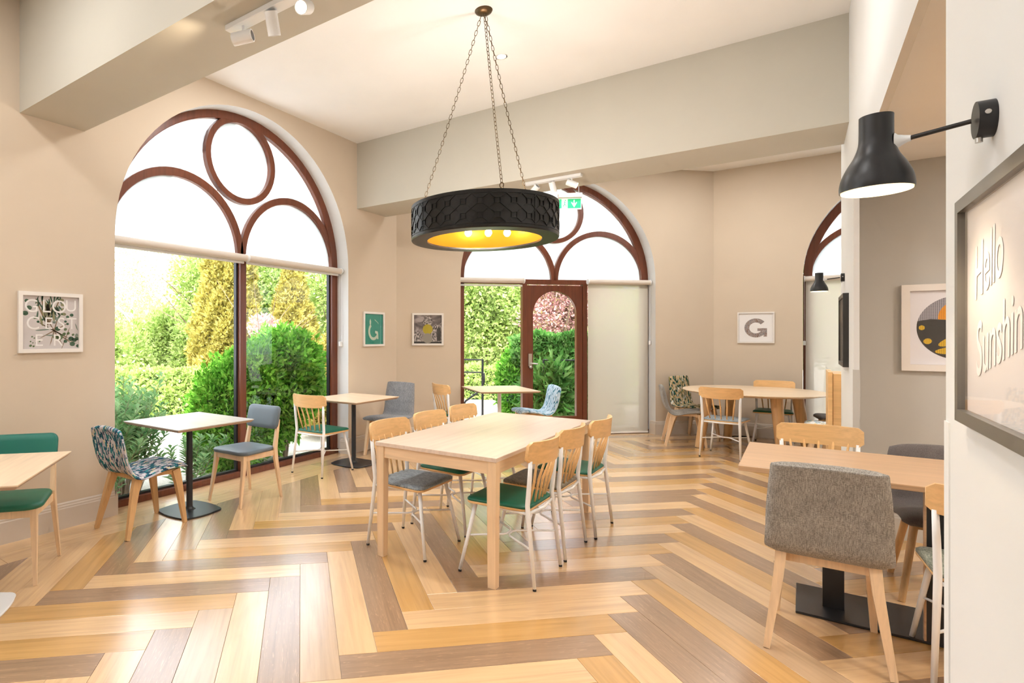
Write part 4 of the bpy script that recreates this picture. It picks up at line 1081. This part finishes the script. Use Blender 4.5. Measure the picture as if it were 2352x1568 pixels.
# teal G
t = picture('small white framed teal print with white G on the left wall', (XL, 5.792, 1.549), PI / 2, .446, .446, M['fwhite'], .026)
sheet(t, .197, .197, PL('print_teal', (.02, .26, .19)))
tg = PL('print_cream', (.55, .62, .50))
b = MB()
for k in range(22):
    a0, a1 = math.radians(125 + k * 9), math.radians(125 + (k + 1) * 9); ro, ri = .115, .078
    b.add([(-.005 + r * math.cos(a) * .95, -.0068, -.03 + r * math.sin(a)) for r, a in ((ro, a0), (ro, a1), (ri, a1), (ri, a0))], [(3, 2, 1, 0)])
b.add([(-.085, -.0068, .06), (-.06, -.0068, .06), (-.055, -.0068, .10), (-.072, -.0068, .135), (-.09, -.0068, .10)], [(0, 1, 2, 3, 4)])
b.add([(.03, -.0068, -.02), (.085, -.0068, -.03), (.095, -.0068, -.06), (.10, -.0068, -.13), (.07, -.0068, -.13), (.06, -.0068, -.06), (.03, -.0068, -.055)], [tuple(range(7))])
b.add([(.02, -.0068, .13), (.095, -.0068, .085), (.10, -.0068, .06), (.085, -.0068, .085), (.02, -.0068, .118)], [tuple(range(5))])
b.build('letter_g', tg, t)
# cathedral print, on the corner wall
t1 = (1.517 + 1.964) / 2 - 1.3011
pp = WA.p(t1, 0, 1.553)
t = picture('white framed black and white cathedral print with yellow tint', tuple(pp), PI / 4, .447, .447, M['fwhite'], .026)
def bwsky():
    m = mat('print_grey_sky', (.16, .13, .12), .6); n = NT(m); a = n.noise(n.coord('Object', (1, 1, 1.6)), 7, 5, .5)
    n.link(n.ramp(a, [(.35, (.07, .055, .05)), (.5, (.16, .13, .125)), (.62, (.42, .36, .35))]), n.b.inputs['Base Color']); return m
sheet(t, .197, .197, bwsky())
lt, dk = PL('print_pale_stone', (.42, .37, .35)), PL('print_black', (.03, .027, .025))
def stone():
    m = mat('print_stonework', (.4, .4, .4), .6); n = NT(m); a = n.noise(n.coord('Object', (60, 1, 35)), 1, 3)
    n.link(n.ramp(a, [(.42, (.04, .035, .03)), (.5, (.30, .26, .25)), (.6, (.60, .54, .52))]), n.b.inputs['Base Color']); return m
blob('church_stonework', [[(-.197, -.17), (-.09, -.17), (-.09, -.06), (-.12, -.04), (-.15, -.04), (-.165, 0), (-.175, -.05), (-.197, -.06)], [(.05, -.18), (.197, -.18), (.197, .10), (.16, .06), (.12, .08), (.07, .05), (.055, -.02)]], stone(), -.0068, t)
blob('church_shadow', [[(-.197, -.197), (.197, -.197), (.197, -.175), (-.197, -.168)], [(.13, -.16), (.185, -.16), (.185, 0), (.158, .04), (.13, 0)]], dk, -.0069, t)
hexp = lambda cx, cz, r: [(cx + r * math.cos(math.radians(a)), cz + r * math.sin(math.radians(a))) for a in range(0, 360, 30)]
blob('upper_disc', [hexp(0, .115, .068)], stone(), -.0070, t); blob('yellow_patch', [hexp(0, 0, .072)], PL('print_yellow', (.45, .36, .01)), -.0071, t); blob('lower_disc', [hexp(0, -.125, .072)], PL('print_olive_disc', (.30, .27, .22)), -.0072, t)
# white G on the end wall
t = picture('thin white framed print of a grey collage letter G', (-.5185, 9.742, 1.582), 0, .448, .448, M['fwhite'], .018)
sheet(t, .205, .205, PL('print_white', (.95, .92, .91)))
def collage():
    m = mat('print_collage', (.4, .4, .4), .6); n = NT(m); a = n.noise(n.coord('Object', (1, 1, 1)), 90, 3)
    n.link(n.ramp(a, [(.42, (.20, .11, .08)), (.5, (.55, .47, .45)), (.6, (.20, .19, .20))]), n.b.inputs['Base Color']); return m
b = MB()
for k in range(30):
    a0, a1 = math.radians(40 + k * 9.6), math.radians(40 + (k + 1) * 9.6); ro, ri = .138, .078
    b.add([(r * math.cos(a), -.0068, -.005 + r * math.sin(a)) for r, a in ((ro, a0), (ro, a1), (ri, a1), (ri, a0))], [(3, 2, 1, 0)])
b.add([(.02, -.0069, -.01), (.135, -.0069, -.01), (.135, -.0069, -.13), (.095, -.0069, -.13), (.085, -.0069, -.05), (.02, -.0069, -.05)], [tuple(range(6))])
b.build('letter_g', collage(), t)
# abstract circle print on the grey wall
t = picture('large white framed print of grey, black and yellow circle', (.88, 5.43, 1.513), 0, .604, .607, M['fwhite'], .045, .03)
# (only its left part shows past the pier)
sheet(t, .257, .258, PL('print_lilac_white', (.88, .86, .90)))
def dots(name, c1, c2, sc_=95):
    m = mat(name, c1, .6); n = NT(m); vo = n.new('ShaderNodeTexVoronoi'); vo.inputs['Randomness'].default_value = 0; vo.inputs['Scale'].default_value = sc_
    n.link(n.coord('Object', (1, 0, 1)), vo.inputs['Vector']); n.link(n.ramp(vo.outputs['Distance'], [(.26, c2), (.34, c1)]), n.b.inputs['Base Color']); return m
CR = .222
def incirc(poly): return [(x, z) for x, z in poly]
blob('grey_dotted_disc', [ell(0, 0, CR, CR, 0, 48)], dots('print_grey_dots', (.42, .40, .44), (.13, .12, .14)), -.0068, t)
blob('orange_drop', [ell(-.035, .085, .075, .10, -.35, 24)], dots('print_orange_dots', (.85, .36, .02), (.65, .2, .01)), -.0069, t)
up = [(CR * math.cos(math.radians(a)), CR * math.sin(math.radians(a))) for a in range(168, 262, 6)]
blob('black_wave', [up + [(-.02, -.17), (-.06, -.12), (.02, -.06), (.12, -.08), (.18, -.02), (.10, .05), (.0, .03), (-.08, .055), (-.15, .06)]], PL('print_black2', (.045, .04, .035)), -.0070, t)
blob('yellow_drops', [ell(-.03, -.085, .09, .028, .45, 18), ell(-.165, -.095, .022, .02, .3, 14), ell(-.195, .0, .016, .017, 0, 14), ell(-.02, -.155, .11, .026, .12, 18), ell(.10, -.10, .08, .03, -.3, 18)], dots('print_yellow_dots', (.78, .50, .02), (.45, .25, .01)), -.0072, t)
# Hello Sunshine
t = picture('big grey framed pale print lettered Hello Sunshine! on near right pier', (PX, 1.382, 1.505), -PI / 2, .70, .474, M['fgreyf'], .026, .022)
sheet(t, .324, .211, PL('print_blush', (.86, .80, .79)))
wl_ = PL('print_hello_white', (1, .99, .98))
text('Hello', .150, wl_, t, (-.165, -.0075, .082), shear=.35, off=.0008, rot=math.radians(-11), sx=.66, sp=.95)
text('Sunshine!', .150, wl_, t, (-.068, -.0075, -.052), shear=.35, off=.0008, rot=math.radians(-12), sx=.70, sp=.95)
# dark frame on the far pier
t = picture('narrow looking dark framed warm print on the far right pier', (PX, 5.78, 1.50), -PI / 2, .62, .56, M['fblack'], .03, .035)
sheet(t, .28, .25, PL('print_sand', (.55, .42, .27)))
blob('amber_panel', [[(-.25, .02), (-.15, .02), (-.15, .2), (-.25, .2)]], PL('print_amber', (.62, .36, .08)), -.0068, t)

# ------------------------------------------------------------------ garden
rs = np.random.RandomState(11)
def leaf_cloud(name, centers, radii, n, size, m, parent, aspect=.45, shell=.55, zmin=-.15, drop=0, lump=0.12, up=.2, cone=None):
    """leaves scattered through ellipsoids (or a cone); each leaf a bent diamond"""
    cs = np.array(centers, float); rr = np.array(radii, float)
    if rr.ndim == 1: rr = np.stack([rr] * 3, 1)
    vol = rr.prod(1) ** (2 / 3); pick = rs.choice(len(cs), n, p=vol / vol.sum())
    d = rs.normal(size=(n, 3)); d /= np.linalg.norm(d, axis=1)[:, None]
    rad = (shell + (1 - shell) * rs.rand(n) ** .6)
    ang = np.arctan2(d[:, 1], d[:, 0]); rad *= 1 + lump * np.sin(ang * 5 + d[:, 2] * 6 + pick) + lump * .6 * np.sin(ang * 11 - d[:, 2] * 9)
    P = cs[pick] + d * rr[pick] * rad[:, None]
    if cone:
        (bx, by, bz, R, H) = cone; h = 1 - np.sqrt(rs.rand(n)) ; th = rs.rand(n) * 2 * PI
        ro = R * (1 - h) ** .8 * (.55 + .45 * rs.rand(n) ** .5) * (1 + .14 * np.sin(th * 5 + h * 20) + .10 * np.sin(th * 9 - h * 37))
        P = np.stack([bx + ro * np.cos(th), by + ro * np.sin(th), bz + h * H + .08 * rs.rand(n)], 1); d = np.stack([np.cos(th), np.sin(th), np.full(n, .35)], 1)
    keep = P[:, 2] > zmin; P = P[keep]; d = d[keep]; n = len(P)
    ax = rs.normal(size=(n, 3)) * .8 + d * .8 + np.array([0, 0, up]); ax /= np.linalg.norm(ax, axis=1)[:, None]
    sd_ = np.cross(ax, rs.normal(size=(n, 3)) + d * .5); sd_ /= np.linalg.norm(sd_, axis=1)[:, None] + 1e-9
    nr = np.cross(ax, sd_); s = size * (.6 + .8 * rs.rand(n))[:, None]
    V = np.empty((n, 4, 3)); V[:, 0] = P; V[:, 1] = P + ax * s * .5 + sd_ * s * aspect * .5 + nr * s * .08; V[:, 2] = P + ax * s - nr * s * .1; V[:, 3] = P + ax * s * .5 - sd_ * s * aspect * .5 + nr * s * .08
    me = bpy.data.meshes.new(name); me.vertices.add(n * 4); me.vertices.foreach_set('co', V.reshape(-1)); me.loops.add(n * 4); me.loops.foreach_set('vertex_index', np.arange(n * 4))
    me.polygons.add(n); me.polygons.foreach_set('loop_start', np.arange(n) * 4); me.polygons.foreach_set('loop_total', np.full(n, 4)); me.materials.append(m); me.update(calc_edges=True)
    o = obj(name, me, parent); o['kind'] = 'stuff'; return o
ZG = -.18
def vp(u, dep, z=0):      # garden plan helper: lateral/depth metres measured from the room survey
    q = F2 * dep + R2 * ((u - 880) / 1286 * dep); return (q.x, q.y, z)
# ground
tag(MB().prism([(-60, -30), (-4.8, -30), (-4.8, 6.75), (-1.0, 10.6), (30, 10.6), (30, 70), (-60, 70)], -.4, ZG).build('gravel_path', M['gravel']), 'pale gravel and paving outside the windows', 'path', kind='structure')
def bush(name, label, cat, cs, rr, n, size, m, trunk=None, core=None, **k):
    t = thing(name, label, cat, (cs[0][0], cs[0][1], ZG)); base = Vector(t.location)
    cs2 = [tuple(Vector(c_) - base) for c_ in cs]
    leaf_cloud('foliage', cs2, rr, n, size, m, t, zmin=.02, **k)
    b = MB(); rr3 = [r if isinstance(r, (tuple, list)) else (r, r, r) for r in rr]
    b2 = MB()
    for kx in range(5 if trunk is None else trunk):
        a = kx * 1.9 + .3; r0 = .05; R_ = rr3[0][0] * .45
        b2.tube([(r0 * math.cos(a), r0 * math.sin(a), 0), (R_ * .5 * math.cos(a), R_ * .5 * math.sin(a), (cs2[0][2]) * .5), (R_ * math.cos(a), R_ * math.sin(a), cs2[0][2] * 1.05)], [.02, .016, .008], 6)
    if trunk != 0: b2.build('stems', M['bark'], t)
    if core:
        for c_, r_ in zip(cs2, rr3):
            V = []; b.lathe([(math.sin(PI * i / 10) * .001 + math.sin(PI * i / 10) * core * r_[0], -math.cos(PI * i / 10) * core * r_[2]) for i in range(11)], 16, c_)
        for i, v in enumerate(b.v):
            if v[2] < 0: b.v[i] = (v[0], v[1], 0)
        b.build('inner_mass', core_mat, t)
    return t
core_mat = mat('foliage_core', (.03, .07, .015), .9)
c0 = vp(530, 7.0); bush('clipped_laurel_bush', 'dense bright green bush left of the window mullion outside', 'bush', [(c0[0], c0[1], .42), (c0[0] + .16, c0[1] + .22, .78)], [(.50, .50, .74), (.40, .42, .56)], 24000, .075, M['leaf_box'], core=.72)
c0 = vp(650, 7.6); bush('round_laurel_bush', 'tall round green bush right of the window mullion outside', 'bush', [(c0[0], c0[1], .88), (c0[0] - .10, c0[1] - .2, .45)], [(.55, .55, .66), (.48, .45, .5)], 22000, .085, M['leaf_box'], core=.6)
# spiky plants close to the glass on the left
def lance(label, x, y, n, h, seed):
    t = thing('lance_leaved_shrub', label, 'shrub', (x, y, ZG)); r = random.Random(seed); b = MB(); st = MB()
    for s_ in range(n):
        a = r.uniform(0, 2 * PI); rad = r.uniform(.02, .2); lean = r.uniform(.05, .42); H_ = h * r.uniform(.55, 1); ca, sa = math.cos(a), math.sin(a)
        p0 = Vector((rad * ca, rad * sa, 0)); p1 = p0 + Vector((lean * ca * .5, lean * sa * .5, H_ * .6)); p2 = p0 + Vector((lean * ca, lean * sa, H_))
        st.tube([p0, p1, p2], [.006, .004, .002], 4, cap=False)
        K = 40
        for i in range(K):
            f = .22 + .78 * i / K; P = p0.lerp(p1, f * 2) if f < .5 else p1.lerp(p2, f * 2 - 1); aa = i * 2.4 + r.uniform(-.3, .3)
            d = Vector((math.cos(aa), math.sin(aa), .5 + f * .6)).normalized(); l = r.uniform(.08, .15); sd = d.cross(Vector((0, 0, 1))).normalized() * l * .15
            b.add([P, P + d * l * .45 + sd, P + d * l - Vector((0, 0, l * .25)), P + d * l * .45 - sd], [(0, 1, 2, 3)])
    o = b.build('leaves', M['leaf_sage'], t); o['kind'] = 'stuff'; st.build('stems', M['bark'], t); return t
lance('sage green lance leaved shrub hard against the window, at left jamb', -5.32, 2.55, 70, 1.18, 1)
lance('sage green lance leaved shrub, taller one behind the pale grey table', -5.65, 3.05, 70, 1.22, 2)
lance('low sprig of lance leaves beside the black table column', -5.25, 3.55, 12, .62, 3)
lance('dark lance leaved shrub behind the first window shrubs', -6.2, 2.95, 60, 1.1, 4)
# conifers
def conifer(label, u, dep, R, H_, n, bz=.1, size=.11):
    x, y, _ = vp(u, dep); t = thing('golden_conifer', label, 'tree', (x, y, ZG))
    leaf_cloud('foliage', [(0, 0, 1)], [1.], n, size, M['leaf_gold'], t, aspect=.5, cone=(0, 0, bz, R, H_), up=.6, zmin=0)
    MB().tube([(0, 0, 0), (0, 0, H_ * .9)], [.09, .02], 8).build('trunk', M['bark'], t)
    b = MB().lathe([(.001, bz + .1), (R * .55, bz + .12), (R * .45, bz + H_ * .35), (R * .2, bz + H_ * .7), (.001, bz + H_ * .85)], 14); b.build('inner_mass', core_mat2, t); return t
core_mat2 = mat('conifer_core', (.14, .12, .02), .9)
conifer('tall golden conifer seen through the left pane of the big window', 524, 13.4, .96, 6.0, 42000)
conifer('golden conifer seen through the right pane of the big window', 672, 13.6, .84, 3.6, 30000)
conifer('small golden conifer behind the right jamb of the big window', 752, 9.2, .45, 1.55, 9000, .1, .07)
def tree(label, u, dep, cs, rr, n, size, m, trunkh=2.5, tr=.07, bark='bark', name='garden_tree', **k):
    x, y, _ = vp(u, dep); t = thing(name, label, 'tree', (x, y, ZG)); leaf_cloud('foliage', cs, rr, n, size, m, t, zmin=.05, **k)
    b = MB().tube([(0, 0, 0), (.05, .03, trunkh * .5), (0, 0, trunkh)], [tr, tr * .8, tr * .5], 8); r = random.Random(int(u))
    for i in range(9):
        a = r.uniform(0, 6.28); q = Vector((math.cos(a), math.sin(a), r.uniform(.5, 1.3))) * r.uniform(.8, 1.5); s0 = Vector((0, 0, trunkh * r.uniform(.5, .98))); b.tube([s0, s0 + q * .5, s0 + q], [tr * .4, tr * .25, tr * .1], 5, cap=False)
    b.build('trunk', M[bark], t); return t
tree('loose lime green tree between the two golden conifers', 590, 17, [(0, 0, 3.4), (.6, .3, 2.5), (-.9, 0, 2.6)], [1.5, 1.2, 1.2], 26000, .13, M['leaf_lime'], shell=.1)
tree('light green tree left of the tall golden conifer', 462, 16, [(0, 0, 3.2), (.3, .3, 2.2)], [(.9, .9, 1.2), (1, 1, 1)], 12000, .12, M['leaf_lime'], shell=.1)
tree('lime tree filling the gap at the right window jamb', 765, 15, [(0, 0, 2.6), (.5, .6, 3.2)], [(1.2, 1.2, 1.6), (1, 1, 1)], 14000, .12, M['leaf_lime'], shell=.1)
tree('pink leaved shrub peeping over the round bush', 605, 11, [(0, 0, 1.85), (.3, .2, 1.6)], [(.30, .30, .22), (.3, .3, .25)], 1800, .07, M['leaf_pink'], 1.6, .03, shell=.1)
tree('pale birch with a white trunk at far left of window', 303, 17, [(0, 0, 3.6), (-.6, .2, 2.9), (.5, 0, 3.0)], [(1.1, 1.1, 1.5), (.8, .8, .9), (.8, .8, .9)], 5000, .07, M['leaf_pale'], 3.6, .07, 'birch', shell=.05)
def scrub(label, us, dep, n, size, m, h, name='leafy_thicket'):
    x, y, _ = vp(sum(us) / 2, dep); t = thing(name, label, 'shrubs', (x, y, ZG)); W_ = abs(us[1] - us[0]) / 1286 * dep; cs = []; rr = []
    for i in range(12):
        f = rs.rand() - .5; q = R2 * (W_ * f) + F2 * (rs.rand() * 2 - 1); hh_ = h * (.65 + .5 * rs.rand()); cs.append((q.x, q.y, hh_ * .5)); rr.append((W_ * .16, W_ * .16, hh_ * .55))
    leaf_cloud('foliage', cs, rr, n, size, m, t, shell=.2, zmin=.05); 
    b = MB()
    for (cx, cy_, cz) in cs: b.tube([(cx, cy_, 0), (cx + .1, cy_, cz), (cx - .1, cy_ + .1, cz * 1.6)], [.03, .02, .01], 5, cap=False)
    b.build('stems', M['bark'], t); return t
scrub('distant pale spring thicket behind the garden, far left', (230, 520), 24, 30000, .17, M['leaf_pale'], 3.2)
scrub('bright green thicket behind the hedge at left of the window', (300, 480), 19, 26000, .14, M['leaf_lime'], 2.4)
scrub('mid distance thicket at the far left of the window', (180, 360), 15, 14000, .12, M['leaf_lime'], 1.9)
scrub('far thicket right of the golden conifers', (620, 860), 24, 26000, .17, M['leaf_lime'], 3.6)
def hedge(label, a, b_, wdt, h, n, size, m, name='clipped_hedge'):
    a, b_ = Vector(a), Vector(b_); c_ = (a + b_) / 2; d = b_ - a; ang = math.atan2(d.y, d.x); t = thing(name, label, 'hedge', (c_.x, c_.y, ZG), ang); l = d.length
    P = rs.rand(n, 3); side = rs.randint(0, 3, n); P[:, 0] = (P[:, 0] - .5) * l; P[:, 1] = (P[:, 1] - .5) * wdt; P[:, 2] *= h
    s0 = side == 0; P[s0, 1] = -wdt / 2 + rs.rand(s0.sum()) * .1; s1 = side == 1; P[s1, 2] = h - rs.rand(s1.sum()) * .1; s2 = side == 2; P[s2, 0] = np.sign(P[s2, 0]) * (l / 2 - rs.rand(s2.sum()) * .12)
    P += .05 * np.sin(P[:, [1, 2, 0]] * 9)
    ax = rs.normal(size=(n, 3)) + np.array([0, -.3, .3]); ax /= np.linalg.norm(ax, axis=1)[:, None]; sd_ = np.cross(ax, rs.normal(size=(n, 3))); sd_ /= np.linalg.norm(sd_, axis=1)[:, None]
    s = size * (.6 + .8 * rs.rand(n))[:, None]; V = np.stack([P, P + ax * s * .5 + sd_ * s * .28, P + ax * s, P + ax * s * .5 - sd_ * s * .28], 1)
    me = bpy.data.meshes.new('foliage'); me.vertices.add(n * 4); me.vertices.foreach_set('co', V.reshape(-1)); me.loops.add(n * 4); me.loops.foreach_set('vertex_index', np.arange(n * 4))
    me.polygons.add(n); me.polygons.foreach_set('loop_start', np.arange(n) * 4); me.polygons.foreach_set('loop_total', np.full(n, 4)); me.materials.append(m); me.update(calc_edges=True)
    o = obj('foliage', me, t); o['kind'] = 'stuff'
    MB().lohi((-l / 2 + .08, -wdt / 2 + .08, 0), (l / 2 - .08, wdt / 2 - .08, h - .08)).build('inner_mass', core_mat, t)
    return t
def v2(u, d_): q = vp(u, d_); return (q[0], q[1])
hedge('low clipped hedge beyond the gravel, through the left pane', v2(230, 11.7), v2(600, 11.3), .8, .92, 26000, .09, M['leaf_lime'])
# garden beyond the door
hedge('dark glossy laurel hedge behind the door glass', v2(1188, 11.6), v2(1420, 10.8), 1.2, 1.62, 30000, .12, M['leaf_dark'])
hedge('low box hedge seen through the pane left of the door', v2(1000, 15.2), v2(1150, 14.8), 1.0, .85, 9000, .09, M['leaf_lime'])
bush('rounded_garden_bush', 'round leafy bush at the left end of the laurel hedge', 'bush', [(*v2(1185, 11.2), .45)], [(.36, .36, .75)], 6000, .10, M['leaf_box'], core=.7)
tree('big yellow green tree filling the pane left of the door', 1110, 18, [(0, 0, 3.2), (-1.3, 0, 2.3), (1.2, .5, 2.5), (0, .5, 1.5), (.2, 0, 4.6)], [1.5, 1.3, 1.4, 1.6, 1.3], 52000, .14, M['leaf_lime'], 3, .12, shell=.1)
tree('pink blossom tree above the hedge behind the door glass', 1290, 14.5, [(0, 0, 2.6), (-.35, -.3, 2.1), (.6, .4, 2.2), (.1, 0, 3.3)], [.85, .6, .8, .7], 34000, .085, M['leaf_pink'], 2.4, .08, shell=.1)
scrub('far thicket behind the pink tree', (1000, 1560), 22, 30000, .17, M['leaf_lime'], 3.6)
scrub('green thicket behind the lowered blinds', (1380, 1700), 14, 14000, .14, M['leaf_lime'], 2.6)
tree('dark leaved tree outside the far right window', 1900, 12.5, [(0, 0, 2.4), (-.8, 0, 1.8), (.8, 0, 1.6)], [1.2, 1., 1.], 16000, .13, M['leaf_dark'], 2, .1, shell=.1)
# rhododendron leaves behind door glass
c0 = vp(1262, 9.7); bush('rhododendron', 'broad leaved rhododendron low behind the door glass', 'bush', [(c0[0], c0[1], .45)], [(.42, .42, .55)], 1500, .20, M['leaf_dark'], aspect=.3)
# metal railings
def railing(label, A, B, posts):
    A, B = Vector((*A, 0)), Vector((*B, 0)); t = thing('metal_railing', label, 'railing', (A.x, A.y, ZG)); d = B - A
    for z in (1.23, 1.01): MB().tube([Vector((0, 0, z)), d + Vector((0, 0, z))], .012, 8).build('rail', M['blackm'], t)
    for f in posts: MB().tube([d * f, d * f + Vector((0, 0, 1.24))], .014, 4, sq=True).build('post', M['blackm'], t)
    n_ = d.normalized(); e = A + d * posts[-1]
    pts = [d * posts[-1] + n_ * (.02) + Vector((0, 0, 1.0)), d * posts[-1] + n_ * .03 + Vector((0, 0, .85)), d * posts[-1] - n_ * .06 + Vector((0, 0, .68)), d * posts[-1] - n_ * .30 + Vector((0, 0, .50)), d * posts[-1] - n_ * .34 + Vector((0, 0, .38))]
    MB().tube(pts, [.018] * 5, 8).build('curved_stay', M['blackm'], t, smooth=True); return t
railing('black metal railing left of the steps outside the door', v2(1030, 9.9), v2(1110, 9.7), (.1, .98))
railing('black metal railing right of the steps outside the door', v2(1330, 9.5), v2(1247, 9.6), (.1, .98))
